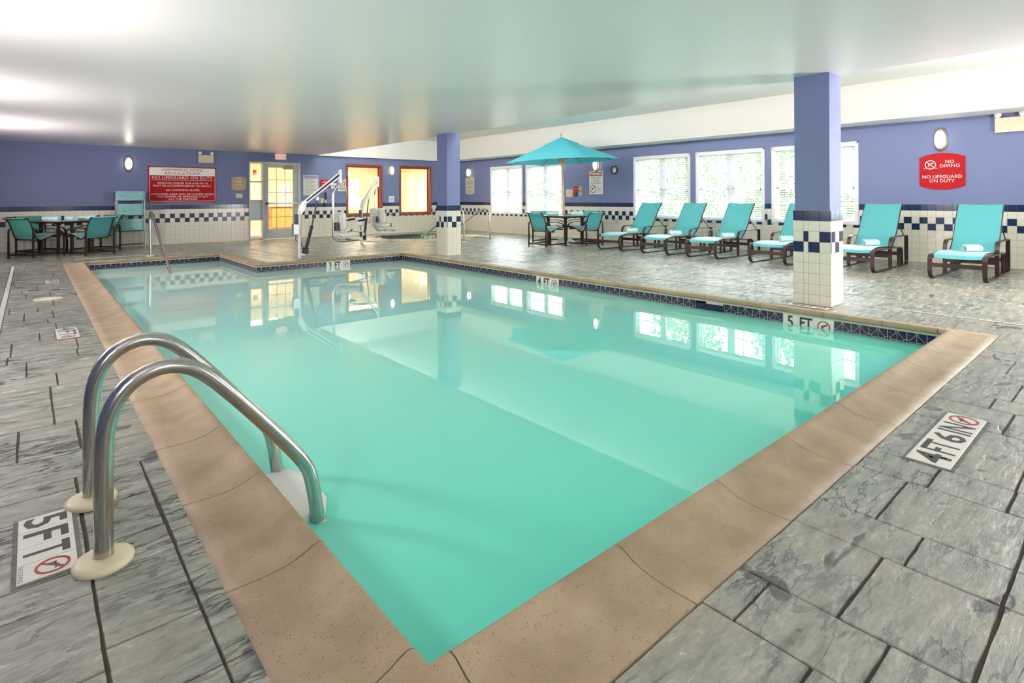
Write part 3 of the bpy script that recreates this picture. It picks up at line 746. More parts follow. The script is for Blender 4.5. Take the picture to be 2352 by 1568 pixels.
# water
b = MB(); zz = -.125
b.add([(A[0][0], A[0][1], zz), (A[1][0], A[1][1], zz), (A[2][0], A[2][1], zz), (A[3][0], A[3][1], zz), (A[4][0], A[4][1], zz), (A[5][0], A[5][1], zz)], [(0, 1, 2, 3, 4, 5)])
local(b.build('water', 'pool_water', pool, fix=False))
for x, y, r in ((3.9, 3.5, .14), (2.9, 3.5, .06), (2.6, 6.0, .07)):
    z = depth(y) + .004; c = MB(); c.lathe([(r, z - .01), (r, z + .01), (r * .9, z + .022), (0, z + .03)], 28, (x, y, 0)); local(c.build('drain_cover', 'dark_gray', pool))

# hot tub
tub = tag(empty('hot_tub', (TUB[0], TUB[1], -.12)), 'small octagonal hot tub with pale coping by the far wall, behind the far column', 'hot tub')
TOFF = Vector(tub.location)
def tl(o): o.location = o.location - TOFF; return o
o8 = [Vector((x, y, 0)) for x, y in octo(TA)]
for i in range(8):
    p, q = o8[i], o8[(i + 1) % 8]; c = Vector((TUB[0], TUB[1], 0)); kf = 1 / TA
    def off_(v): d_ = (v - c); return (d_.x * kf, d_.y * kf)
    tl(sweep([((p.x, p.y), off_(p)), (((p.x + q.x) / 2, (p.y + q.y) / 2), off_((p + q) / 2)), ((q.x, q.y), off_(q))]).build('coping_stone', 'coping', tub))
    e1 = (q - p).normalized(); nrm = ((p + q) / 2 - c).normalized(); L = (q - p).length
    rotz = math.atan2(-nrm.y, -nrm.x) + pi / 2
    mid_ = (p + q) / 2 + nrm * .016
    if nrm.x + nrm.y > .1:
        runs = [(-L / 2, L / 2)]
        if nrm.x > .6 and nrm.y > .6: runs = [(-L / 2, -.30), (.155, L / 2)]
        for a, e in runs:
            n_ = max(1, round((e - a) / DT)); w_ = (e - a) / n_; k_ = round(w_, 4)
            if k_ not in DM: DM[k_] = deco_mesh(w_)
            for j in range(n_):
                u = a + (j + .5) * w_; du = Vector((cos(rotz), sin(rotz), 0))
                o = bpy.data.objects.new('waterline_tile', DM[k_]); COL.objects.link(o); o.parent = tub
                o.rotation_euler = (pi / 2, 0, rotz); o.location = mid_ + du * u + Vector((0, 0, -.036 - DH / 2)) - TOFF
        if len(runs) == 2:
            wl_marker(('3', 'FT'), .455, mid_ + Vector((cos(rotz), sin(rotz), 0)) * -.0725 + Vector((0, 0, -.036 - DH / 2)), (pi / 2, 0, rotz), tub, TOFF)
b = MB(); a8 = octo(TA + .02); vs = [(x, y, -.03) for x, y in a8] + [(x, y, -1.0) for x, y in a8]
b.add(vs, [(i, (i + 1) % 8, 8 + (i + 1) % 8, 8 + i) for i in range(8)] + [tuple(range(8, 16))]); tl(b.build('basin', 'tub_plaster', tub, fix=False))
b = MB(); b.add([(x, y, -.12) for x, y in a8], [tuple(range(8))]); tl(b.build('water', 'tub_water', tub, fix=False))

# ------------------------------------------------------------------ windows, blinds and the door
def fit_text(s, w, h, m, parent, c, depth=.001, name='lettering', bold=0.0):
    o = text(s, 1.0, m, parent, (0, 0, 0), depth=0.0, name=name, bold=bold)
    xs = [v.co.x for v in o.data.vertices]; ys = [v.co.y for v in o.data.vertices]
    sx = w / max(1e-6, max(xs) - min(xs)); sy = h / max(1e-6, max(ys) - min(ys)); cx, cy_ = (max(xs) + min(xs)) / 2, (max(ys) + min(ys)) / 2
    for v in o.data.vertices: v.co.x = (v.co.x - cx) * sx; v.co.y = (v.co.y - cy_) * sy; v.co.z = 0
    o.location = (c[0], c[1], c[2] if len(c) > 2 else .0045)
    return o
BL = ['white slatted blind on the leftmost window, beside the cream pool rules plaque', 'white slatted blind on the window just behind the umbrella pole', 'white slatted blind on the window behind the first and second lounge chairs from the left',
      'white slatted blind on the widest looking window, behind the third lounge chair', 'white slatted blind on the window partly hidden by the near column']
def window(n, a, b_, blind=None):
    w = b_ - a; h = WZ1 - WZ0; t = struct(empty('window_%d' % n, (XR, (a + b_) / 2, WZ0), ROTW))
    f = MB()     # local x along the wall, y up, z into the room
    for x in (-w / 2 + .02, w / 2 - .02): f.box((x, h / 2, -.075), (.04, h, .16))
    f.box((0, h - .02, -.075), (w, .04, .16)); f.box((0, .0, -.06), (w + .0, .03, .18)); f.build('window_frame', 'frame_white', t)
    c = MB()
    for x in (-w / 2 - .012, w / 2 + .012): c.box((x, h / 2, .006), (.024, h + .05, .014))
    c.box((0, h + .012, .006), (w + .048, .024, .014)); c.box((0, -.018, .012), (w + .048, .030, .03)); c.build('window_casing', 'frame_white', t)
    MB().box((0, h / 2, -.10), (.09, h - .05, .05)).build('mullion', 'frame_white', t)
    for sx in (-1, 1):
        x0, x1 = (sx * .045, sx * (w / 2 - .04)); xa, xb = min(x0, x1), max(x0, x1)
        for y0, y1, zz in ((.015, h * .47, -.11), (h * .47 - .03, h - .04, -.09)):
            s = MB(); s.box(((xa + xb) / 2, y0 + .022, zz), (xb - xa, .044, .03)); s.box(((xa + xb) / 2, y1 - .02, zz), (xb - xa, .04, .03))
            for x in (xa + .018, xb - .018): s.box((x, (y0 + y1) / 2, zz), (.036, y1 - y0, .03))
            sash = s.build('sash', 'frame_white', t)
            MB().box(((xa + xb) / 2, (y0 + y1) / 2, zz), (xb - xa - .06, y1 - y0 - .06, .004)).build('pane', 'window_glass', sash)
            g = MB()
            for k in (1, 2): g.box((xa + (xb - xa) * k / 3, (y0 + y1) / 2, zz + .004), (.014, y1 - y0 - .07, .010))
            g.box(((xa + xb) / 2, (y0 + y1) / 2, zz + .004), (xb - xa - .07, .014, .010)); g.build('muntin', 'frame_white', sash)
    if blind:
        bt = tag(empty('window_blind', (XR, (a + b_) / 2, WZ0), ROTW), blind, 'blind', 'slatted window blinds')
        ww = w - .02
        MB().box((0, h - .03, -.016), (ww, .055, .05), bev=.006).build('headrail', 'frame_white', bt)
        MB().box((0, .032, -.016), (ww, .022, .045), bev=.004).build('bottom_rail', 'frame_white', bt)
        me = None; n_ = 31; y0, y1 = .06, h - .075
        for k in range(n_):
            if me is None:
                s = MB(); vs = [];
                for x in (-ww / 2, 0, ww / 2):
                    for z, y in ((-.024, 0), (-.012, .003), (0, .0042), (.012, .003), (.024, 0)): vs.append((x, y + (0 if x else -.0012), z))
                s.add(vs, [(i * 5 + j, i * 5 + j + 1, i * 5 + 5 + j + 1, i * 5 + 5 + j) for i in range(2) for j in range(4)]); s.sm = [True] * 8
                n0 = len(s.v); s.v += [(x, y - .0022, z) for x, y, z in s.v]; s.f += [tuple(i + n0 for i in f)[::-1] for f in s.f]; s.sm *= 2
                me = s.mesh('slat'); me.materials.append(MATS['blind_white'])
            o = bpy.data.objects.new('slat', me); COL.objects.link(o); o.parent = bt
            o.location = (0, y0 + (y1 - y0) * k / (n_ - 1), -.020); o.rotation_euler = (radians(27), 0, 0)
        c = MB()
        for x in (-ww * .38, -ww * .12, ww * .12, ww * .38):
            c.box((x, h / 2, .003), (.0035, h - .1, .0015)); c.box((x, h / 2, -.041), (.0035, h - .1, .0015))
        c.build('ladder_cord', 'frame_white', bt)
        c2 = MB().tube([(ww / 2 - .05, h * .45, .012), (ww / 2 - .05, h * .42, .012)], .007, 6)
        MB().tube([(ww / 2 - .05, h - .06, .012), (ww / 2 - .05, h * .45, .012)], .0022, 5).build('pull_cord', 'gray_ink', bt)
        c2.build('cord_tassel', 'dark_gray', bt)
        MB().tube([(-ww / 2 + .06, h - .06, .012), (-ww / 2 + .06, h * .30, .012)], .0035, 6).build('tilt_wand', 'white_plastic', bt)
for n, (a, b_) in enumerate(WINY): window(n + 1, a, b_, BL[n])
window(6, *SIDEWIN[0], 'white slatted blind on the nearest window, outside the photo'); window(13, *SIDEWIN[1])
for n, (a, b_) in enumerate(FILLWIN):  # added fill windows, out of view behind the camera
    t = struct(empty('window_%d' % (n + 7), ((a + b_) / 2, YN, NZ0))); w = b_ - a; h = NZ1 - NZ0; f = MB()
    for x in (-w / 2 + .03, 0, w / 2 - .03): f.box((x, -.07, h / 2), (.06, .1, h))
    for z in (.03, h - .03): f.box((0, -.07, z), (w, .1, .06))
    f.build('window_frame', 'frame_white', t); MB().box((0, -.08, h / 2), (w - .06, .006, h - .06)).build('pane', 'window_glass', t)

for n, (a, b_) in enumerate(LEFTWIN):
    t = struct(empty('window_%d' % (n + 14), (XL, (a + b_) / 2, NZ0), (0, 0, -pi / 2))); w = b_ - a; h = NZ1 - NZ0; f = MB()
    for x in (-w / 2 + .03, 0, w / 2 - .03): f.box((x, -.07, h / 2), (.06, .1, h))
    for z in (.03, h - .03): f.box((0, -.07, z), (w, .1, .06))
    f.build('window_frame', 'frame_white', t); MB().box((0, -.08, h / 2), (w - .06, .006, h - .06)).build('pane', 'window_glass', t)
# interior windows with mahogany frames in the far wall
def wood_window(n, hole):
    x0, x1, z0, z1 = hole; cx, cz = (x0 + x1) / 2, (z0 + z1) / 2; w, h = x1 - x0, z1 - z0
    t = struct(empty('window_%d' % n, (cx, YF, cz), ROTF)); cw = .062
    f = MB()
    for s in (-1, 1): f.box((s * (w / 2 + cw / 2 - .012), 0, .014), (cw, h + 2 * cw - .024, .03), bev=.006)
    for s in (-1, 1): f.box((0, s * (h / 2 + cw / 2 - .012), .013), (w - .02, cw, .028), bev=.006)
    f.build('casing', 'mahogany', t)
    f = MB()
    for s in (-1, 1): f.box((s * (w / 2 - .012), 0, -.06), (.024, h, .13)); f.box((0, s * (h / 2 - .012), -.06), (w, .024, .13))
    for s in (-1, 1): f.box((s * (w / 2 - .034), 0, -.105), (.03, h - .04, .022)); f.box((0, s * (h / 2 - .034), -.105), (w - .04, .03, .022))
    f.build('jamb', 'mahogany', t)
    MB().box((0, 0, -.11), (w - .05, h - .05, .006)).build('pane', 'interior_glass', t)
wood_window(11, WA); wood_window(12, WB)

d = struct(empty('door_1', (0, YF, 0)))
f = MB(); yy = .035
f.box2((4.50, -.02, 2.105), (5.90, .12, 2.15)); f.box2((4.50, -.02, 0), (4.535, .12, 2.11)); f.box2((4.85, -.02, 0), (4.915, .12, 2.11)); f.box2((5.815, -.02, 0), (5.90, .12, 2.11))
for z0, z1 in ((.0, .055), (.535, .575), (1.06, 1.10), (1.575, 1.615)): f.box2((4.53, -.012, z0), (4.86, .09, z1))
f.build('door_frame', 'door_gray', d)
for z0, z1, m in ((.055, .535, 'interior_glass'), (1.10, 1.575, 'interior_glass'), (1.615, 2.105, 'interior_glass'), (.575, 1.06, 'silver_metal')):
    MB().box2((4.535, .05, z0), (4.85, .056 if m != 'silver_metal' else .07, z1)).build('pane' if m != 'silver_metal' else 'solid_panel', m, d)
f = MB(); f.box2((4.92, .0, .012), (5.012, .045, 2.10)); f.box2((5.69, .0, .012), (5.81, .045, 2.10)); f.box2((5.01, .0, .012), (5.70, .045, .275)); f.box2((5.01, .0, 2.0), (5.70, .045, 2.10))
leaf = f.build('door_leaf', 'door_gray', d)
MB().box2((5.01, .018, .275), (5.69, .024, 2.0)).build('pane', 'interior_glass', leaf)
for x in (5.235, 5.465): MB().box2((x - .006, .008, .275), (x + .006, .018, 2.0)).build('muntin', 'gray_ink', leaf)
for z in (.617, 1.31, 1.658): MB().box2((5.01, .006, z - .006), (5.69, .016, z + .006)).build('muntin', 'gray_ink', leaf)
f = MB(); f.box2((4.99, -.07, .975), (5.80, -.035, 1.025)); f.box2((5.78, -.05, .975), (5.80, .0, 1.025)); f.build('push_bar', 'silver_metal', leaf)
MB().box2((4.94, -.07, .972), (4.99, .0, 1.028)).build('bar_end', 'black_rubber', leaf)
f = MB(); f.box2((5.40, -.06, 1.955), (5.68, -.002, 2.02), bev=.006); f.build('door_closer', 'sign_tan', leaf)
MB().strap([(5.66, -.045, 2.03), (5.40, -.10, 2.045), (5.66, -.02, 2.06)], (0, 0, 1), .012, .02).build('closer_arm', 'dark_bronze', leaf)

# lobby behind the far wall
LY = YF + .14
b = MB(); b.box2((3.2, LY, -.10), (11.4, LY + 4.2, -.0)); struct(b.build('lobby_floor', 'lobby_floor'))
b = MB(); b.box2((3.2, LY + 4.2, 0), (11.4, LY + 4.3, 2.5)); b.box2((3.1, LY, 0), (3.2, LY + 4.3, 2.5)); b.box2((11.4, LY, 0), (11.5, LY + 4.3, 2.5)); struct(b.build('wall_lobby', 'lobby_wall'))
struct(MB().box2((3.1, LY, 2.5), (11.5, LY + 4.3, 2.6)).build('lobby_ceiling', 'white_paint'))
struct(MB().box2((3.2, LY + 4.17, 0), (11.4, LY + 4.2, .12)).build('baseboard_lobby', 'frame_white'))
for k, x in enumerate((5.2, 9.0)):
    t = tag(empty('ceiling_light', (x, 18.2, 2.5)), ['lit rectangular ceiling light seen through the door sidelight', 'lit rectangular ceiling light seen through the wood framed windows'][k], 'light')
    MB().box((0, 0, -.012), (1.7, 1.0, .024)).build('frame', 'frame_white', t); MB().box((0, 0, -.02), (1.6, .9, .02)).build('diffuser', 'lamp_diffuser', t)
t = tag(empty('fire_alarm', (5.9, LY + 4.2, 2.05)), 'small red fire alarm on the yellow lobby wall behind the door glass', 'alarm')
MB().box((0, -.02, 0), (.11, .04, .16), bev=.01).build('housing', 'sign_red', t); MB().box((0, -.045, -.03), (.06, .02, .03)).build('strobe', 'white_plastic', t)
t = tag(empty('door_mat', (4.7, LY + 1.2, 0)), 'brown mat on the lobby floor behind the sidelight', 'mat'); MB().box((0, 0, .006), (1.1, .8, .012), bev=.004).build('mat_pile', 'mat_brown', t)
t = tag(empty('sideboard', (7.0, LY + 3.85, 0)), 'low wooden sideboard against the yellow lobby wall', 'cabinet')
MB().box((0, 0, .45), (1.5, .45, .74), bev=.01).build('body', 'lobby_wood', t); MB().box((0, 0, .83), (1.6, .5, .03), bev=.006).build('top', 'mahogany', t)
for x in (-.37, .37): dd = MB().box((x, -.235, .45), (.70, .02, .64), bev=.006).build('door', 'wood_yellow', t); MB().lathe([(.014, 0), (.016, .012), (.004, .02)], 12, (x + (.3 if x < 0 else -.3), -.25, .5)).build('knob', 'brass_steel', dd)
for x in (-.68, .68):
    for y in (-.17, .17): MB().box((x, y, .04), (.05, .05, .08)).build('leg', 'lobby_wood', t)
t = tag(empty('pendant_lamp', (8.2, LY + 1.9, 2.5)), 'glowing white pendant lamp seen through the left wood framed window', 'lamp')
MB().tube([(0, 0, 0), (0, 0, -.35)], .008, 6).build('stem', 'brass_steel', t); MB().lathe([(.03, -.34), (.09, -.40), (.12, -.5), (.09, -.6), (.0, -.64)], 20).build('globe', 'lamp_diffuser', t)

# ------------------------------------------------------------------ sconces
def sconce(loc, rot, label):
    t = tag(empty('wall_sconce', loc, rot), label, 'wall lamp', 'oval wall sconces')
    MB().lathe([(.094, 0), (.094, .010), (.085, .016), (.0, .016)], 32, sx=1, sy=2.1).build('back_plate', 'sconce_metal', t)
    g = MB(); n = 32; prof = [(.060, .055), (.064, .070), (.074, .073), (.086, .066), (.090, .052), (.086, .044), (.066, .046)]
    vs = [(r * cos(2 * pi * k / n), 2.1 * r * sin(2 * pi * k / n), z) for r, z in prof for k in range(n)]
    g.add(vs, [(i * n + k, i * n + (k + 1) % n, ((i + 1) % 7) * n + (k + 1) % n, ((i + 1) % 7) * n + k) for i in range(7) for k in range(n)], True); g.build('rim', 'sconce_metal', t)
    MB().lathe([(.058, .017), (.062, .05), (.058, .075), (.045, .092), (.025, .101), (.0, .104)], 28, sx=1, sy=2.05).build('glass_dome', 'sconce_glass', t)
    MB().strap([(-.08, .0, .074), (-.04, 0, .103), (0, 0, .109), (.04, 0, .103), (.08, 0, .074)], (0, 1, 0), .005, .003).build('cross_bar', 'sconce_metal', t)
    MB().strap([(0, -.16, .074), (0, -.08, .103), (0, 0, .109), (0, .08, .103), (0, .16, .074)], (1, 0, 0), .003, .003).build('upright_bar', 'sconce_metal', t)
    return t
sconce((XR, 15.51, 1.99), ROTW, 'oval lit sconce above the cream pool rules plaque')
sconce((XR, 9.81, 1.985), ROTW, 'oval lit sconce half hidden behind the umbrella edge')
sconce((XR, 2.367, 2.06), ROTW, 'large looking oval sconce above the red no diving sign')
sconce((1.79, YF, 1.985), ROTF, 'oval lit sconce left of the red regulations board')
sconce((8.81, YF, 2.01), ROTF, 'oval lit sconce between the two wood framed windows')
for k, y in enumerate((5.5, 9.4, 13.4)): sconce((XL, y, 2.05), (pi / 2, 0, pi / 2), ['oval sconce on the left wall, nearest', 'oval sconce on the left wall, in the middle', 'oval sconce on the left wall, farthest'][k])

# ------------------------------------------------------------------ signs and wall fittings
def board(name, wall_, c, w, h, m, label, cat='sign', shape=None, d=.004):
    """c=(coordinate along the wall, height)"""
    loc, rot = ((c[0], YF - .001, c[1]), ROTF) if wall_ == 'far' else ((XR - .001, c[0], c[1]), ROTW)
    t = tag(empty(name, loc, rot), label, cat)
    z0 = .0
    if shape == 'arch':   # bulging top and bottom
        k = h * .11; n = 10; pts = [(-w / 2 + w * i / n, -h / 2 + k * (abs(i / n * 2 - 1) ** 2)) for i in range(n + 1)] + [(w / 2 - w * i / n, h / 2 - k * (abs(i / n * 2 - 1) ** 2)) for i in range(n + 1)]
        MB().prism(pts, z0, d).build('plate', m, t)
    elif shape == 'tomb':
        n = 10; k = h * .08; r = w * .3; pts = []
        for i in range(n + 1): x = -w / 2 + w * i / n; pts.append((x, -h / 2 + k * abs(i / n * 2 - 1) ** 3))
        for i in range(n + 1): x = w / 2 - w * i / n; pts.append((x, h / 2 - k * abs(i / n * 2 - 1) ** 3))
        MB().prism(pts, z0, d).build('plate', m, t)
    else: MB().box((0, 0, d / 2), (w, h, d), bev=.001).build('plate', m, t)
    return t
def block(t, x0, x1, y0, y1, m, z, name='panel', th=.0008): return MB().box(((x0 + x1) / 2, (y0 + y1) / 2, z), (x1 - x0, y1 - y0, th)).build(name, m, t)
def rounded_outline(w, h, r, t_, m, parent, z, name='border'):
    pts = []
    for cx, cy_, a0 in ((w / 2 - r, h / 2 - r, 0), (-w / 2 + r, h / 2 - r, 90), (-w / 2 + r, -h / 2 + r, 180), (w / 2 - r, -h / 2 + r, 270)):
        for k in range(5): a = radians(a0 + k * 22.5); pts.append((cx + r * cos(a), cy_ + r * sin(a), z))
    return MB().strap(pts, (0, 0, 1), .001, t_, closed=True).build(name, m, parent)
BW, BH = 1.51, .893
t = board('regulations_board', 'far', (2.94, 1.498), BW, BH, 'sign_red', 'big red and white swimming pool regulations board on the far wall', 'sign', d=.006)
rounded_outline(BW - .055, BH - .055, .03, .010, 'white_ink', t, .0068)
block(t, -BW / 2 + .035, BW / 2 - .035, BH * .25, BH / 2 - .035, 'white_ink', .0065)
def bl(s, frac, w, h, m): fit_text(s, w * BW, h * BH, m, t, (0, BH * (.5 - frac), .0075))
bl('SWIMMING POOL', .093, .60, .070, 'sign_red'); bl('REGULATIONS', .187, .52, .070, 'sign_red'); bl('NO LIFEGUARD ON DUTY', .305, .89, .078, 'white_ink')
block(t, -BW * .45, BW * .45, BH * (.5 - .375) - .005, BH * (.5 - .375) + .005, 'white_ink', .0068, 'underline')
bl('PERSONS UNDER THE AGE OF 16', .462, .74, .052, 'white_ink'); bl('MUST BE ACCOMPANIED BY AN ADULT.', .536, .86, .052, 'white_ink'); bl('NO SWIMMING ALONE.', .656, .50, .050, 'white_ink')
bl('SWIMMING AREA WILL BE CLOSED WHEN', .770, .92, .050, 'white_ink'); bl('THE OWNER OR MANAGER IS NOT', .841, .76, .050, 'white_ink'); bl('ON THE PREMISES.', .911, .43, .050, 'white_ink')
t = board('no_diving_sign', 'win', (2.353, 1.530), .615, .61, 'sign_red', 'red arched no diving no lifeguard on duty sign on the window wall', shape='arch', d=.012)
def nl(s, y, x, w, h): fit_text(s, w, h, 'white_ink', t, (x, y, .0125), bold=.0)
nl('NO', .160, .105, .115, .052); nl('DIVING', .093, .105, .26, .052); nl('NO LIFEGUARD', -.085, .0, .53, .052); nl('ON DUTY', -.155, .0, .335, .052)
nodive(t, (-.155, .115), .077, 'white_ink', 'white_ink', .0124, True)
MB().strap([(-.25 + .012 * k, .055 + (.004 if k % 2 else -.002), .0128) for k in range(17)], (0, 0, 1), .0006, .006).build('wave_line', 'pale_ink', t)
t = board('pool_sign', 'far', (4.252, 1.538), .375, .375, 'sign_tan', 'small tan arched pool hours sign left of the door', shape='arch', d=.01)
MB().strap([(-.04 + .0133 * k, .125 + .018 * (1 - ((k - 3) / 3) ** 2), .0106) for k in range(7)], (0, 0, 1), .0006, .010).build('arc_emblem', 'white_ink', t)
fit_text('POOL', .14, .035, 'white_ink', t, (0, .065, .0106)); fit_text('HOURS', .12, .018, 'white_ink', t, (0, -.02, .0106)); fit_text('9:00 AM - 10:00 PM', .27, .018, 'white_ink', t, (0, -.055, .0106)); block(t, -.06, .06, -.118, -.112, 'white_ink', .0106, 'printed_line')
block(t, -.06, .06, .028, .031, 'white_ink', .0106, 'printed_line')
t = board('light_switch', 'far', (4.257, 1.212), .168, .117, 'beige_plastic', 'triple beige light switch plate below the tan pool sign', 'switch', d=.007)
for x in (-.045, 0, .045): MB().box((x, 0, .011), (.016, .034, .012), Matrix.Rotation(.3, 3, 'X')).build('toggle', 'beige_plastic', t)
t = board('bathing_rules_sign', 'far', (6.20, 1.51), .448, .592, 'white_plastic', 'white rules notice with blue header right of the door', d=.005)
block(t, -.20, .20, .20, .272, 'blue_ink', .0055); fit_text('BATHING RULES', .36, .045, 'white_ink', t, (0, .236, .0062), bold=.02)
for k in range(15): block(t, -.18, -.18 + (.34 if k % 4 else .25) - .04 * (k % 3 == 1), .165 - k * .029, .172 - k * .029, 'gray_ink', .0055, 'printed_line')
rounded_outline(.43, .574, .01, .004, 'gray_ink', t, .0055)
t = board('notice_sign', 'far', (6.628, 1.555), .305, .27, 'sign_red', 'small arched red notice sign behind the lift arm', shape='arch', d=.008)
fit_text('NOTICE', .12, .028, 'white_ink', t, (0, .085, .0086)); block(t, -.11, .11, .05, .057, 'white_ink', .0086, 'printed_line'); block(t, -.10, .10, .032, .039, 'white_ink', .0086, 'printed_line'); block(t, -.12, .12, -.018, -.012, 'white_ink', .0086, 'printed_line'); nodive(t, (0, -.065), .036, 'white_ink', 'white_ink', .0084)
t = board('blue_notice', 'far', (6.895, 1.545), .203, .29, 'blue_ink', 'blue and white notice partly hidden by the lift arm', d=.005)
block(t, -.09, .09, -.13, .04, 'white_ink', .0055); block(t, -.07, .07, -.03, -.02, 'blue_ink', .0062, 'printed_line'); block(t, -.07, .06, -.06, -.05, 'blue_ink', .0062, 'printed_line'); fit_text('NOTICE', .15, .03, 'white_ink', t, (0, .095, .0055))
t = board('no_food_sign', 'far', (7.147, 1.525), .248, .352, 'white_plastic', 'white prohibition sign with red circle left of the wood framed window', d=.005)
r_ = MB(); 
nodive(t, (0, .055), .10, 'red_ink', 'black_ink', .005, True)
for k in range(3): block(t, -.10, .10, -.085 - k * .028, -.073 - k * .028, 'black_ink', .0055, 'printed_line')
t = board('exit_sign', 'far', (5.342, 2.305), .31, .172, 'white_plastic', 'white exit sign with glowing red letters above the door', d=.03)
fit_text('EXIT', .235, .125, 'exit_red', t, (0, 0, .031), bold=-.01); MB().box((0, .09, .012), (.14, .02, .02)).build('mount', 'white_plastic', t)
def em_light(wall_, c, w, h, label):
    t = board('emergency_light', wall_, c, w, h, 'beige_plastic', label, 'emergency light', d=.075)
    for s in (-1, 1):
        a = MB().tube([(s * w * .40, h / 2, .04), (s * w * .40, h / 2 + .02, .045)], .012, 8).build('neck', 'beige_plastic', t)
        hd = MB(); hd.lathe([(.012, -.035), (.030, -.02), (.044, .01), (.046, .02), (.040, .022)], 16, (0, 0, 0)); hd.xf(Matrix.Translation((s * w * .40, h / 2 + .045, .06))).build('lamp_head', 'white_plastic', t)
        MB().lathe([(.040, .0), (.03, .012), (0, .016)], 16, (s * w * .40, h / 2 + .045, .081)).build('lens', 'frame_white', t)
em_light('far', (3.45, 2.165), .35, .20, 'beige twin-head emergency light box above the red regulations board')
em_light('win', (1.49, 2.215), .36, .225, 'beige twin-head emergency light box at the right edge beside the large sconce')
t = board('wall_phone', 'far', (6.575, 1.07), .18, .15, 'beige_plastic', 'black pool telephone handset on a beige wall plate', 'telephone', d=.02)
hs = MB(); hs.tube([(.03, .235, .05), (.045, .20, .06), (.048, .13, .062), (.045, .06, .06), (.03, .03, .05)], [.030, .032, .022, .032, .030], 10); hs.build('handset', 'black_rubber', t)
MB().tube([(.03, .03, .04), (.02, -.05, .03), (-.01, -.16, .03), (.03, -.19, .03), (.045, -.12, .03), (.03, -.06, .02)], .006, 6).build('cord', 'black_rubber', t)
t = board('wall_vent', 'far', (8.817, 1.095), .185, .20, 'frame_white', 'small white square vent plate below the middle sconce', 'vent', d=.01)
for k in range(5): MB().box((0, -.045 + .0225 * k, .012), (.11, .008, .004)).build('slat', 'gray_ink', t)
t = board('pool_rules_plaque', 'win', (15.47, 1.54), .50, .60, 'sign_cream', 'cream arched pool rules plaque in the far corner of the window wall', shape='tomb', d=.012)
fit_text('POOL', .16, .035, 'gray_ink', t, (0, .20, .0126)); MB().strap([(-.04, .245, .0126), (0, .265, .0126), (.04, .245, .0126)], (0, 0, 1), .0008, .010).build('arc_emblem', 'black_ink', t)
for k in range(16):
    if k not in (5, 6, 10, 11): block(t, -.19, .19 - .05 * (k % 3 == 2), .150 - k * .026, .159 - k * .026, 'gray_ink', .0126, 'printed_line')
t = tag(empty('wall_clock', (XR, 9.2, 1.825), ROTW), 'round black rimmed wall clock with white face', 'clock')
ring(.084, .103, 0, .035, 32).build('rim', 'black_rubber', t); MB().lathe([(.086, 0), (.086, .018), (0, .018)], 32).build('face', 'white_ink', t)
for k in range(12): a = k * pi / 6; MB().box((.068 * sin(a), .068 * cos(a), .019), (.005, .014, .001), Matrix.Rotation(-a, 3, 'Z')).build('hour_mark', 'black_ink', t)
for a, L in ((radians(60), .045), (radians(40), .065)): MB().box((L / 2 * sin(a), L / 2 * cos(a), .021), (.005, L, .001), Matrix.Rotation(-a, 3, 'Z')).build('hand', 'black_ink', t)
t = board('warning_sign', 'win', (9.828, 1.512), .476, .612, 'white_plastic', 'white warning shallow water no diving sign with red header', d=.004)
block(t, -.215, .215, .185, .285, 'sign_red', .0046); fit_text('WARNING', .40, .072, 'white_ink', t, (0, .235, .0056), bold=.03)
fit_text('SHALLOW', .33, .050, 'black_ink', t, (0, .130, .0046)); fit_text('WATER', .22, .050, 'black_ink', t, (0, .058, .0046)); fit_text('NO DIVING', .36, .050, 'black_ink', t, (0, -.014, .0046))
nodive(t, (-.11, -.165), .108, 'red_ink', 'black_ink', .0042)
for k in range(6): block(t, .04, .20 - .02 * (k % 2), -.12 - .02 * k, -.115 - .02 * k, 'gray_ink', .0046, 'printed_line')
board('blank_panel', 'win', (10.80, 1.245), .26, .215, 'beige_plastic', 'plain beige access panel beside the umbrella pole', 'panel', d=.012)
t = board('red_tag', 'win', (10.552, 1.361), .15, .155, 'sign_red', 'small red sign plate right of the beige access panel', shape='arch', d=.008); block(t, -.05, .05, .0, .012, 'pale_ink', .0086, 'printed_line'); block(t, -.04, .04, -.03, -.02, 'pale_ink', .0086, 'printed_line')
t = board('tan_tag', 'win', (10.388, 1.361), .14, .14, 'sign_tan', 'small tan sign plate right of the small red one', shape='arch', d=.008); block(t, -.04, .04, .0, .01, 'pale_ink', .0086, 'printed_line')
t = board('pull_station', 'win', (10.565, 1.21), .11, .125, 'dark_gray', 'dark emergency push box under the small red plate', 'alarm', d=.05); MB().box((0, -.01, .055), (.06, .06, .014), bev=.004).build('cover', 'sign_red', t)
t = board('push_button', 'win', (10.388, 1.215), .085, .11, 'silver_metal', 'steel button plate with a round white button under the small tan plate', 'switch', d=.006); MB().lathe([(.022, .006), (.024, .018), (.015, .024), (0, .025)], 16).build('button', 'white_ink', t)
t = board('power_outlet', 'win', (2.405, .447), .078, .118, 'white_plastic', 'white double power outlet in the tiles between the two right lounge chairs', 'outlet', d=.016)
for y in (-.026, .026):
    MB().box((0, y, .0172), (.034, .03, .003), bev=.001).build('receptacle', 'frame_white', t)
    for x in (-.007, .007): MB().box((x, y + .004, .019), (.0025, .010, .001)).build('slot', 'black_ink', t)

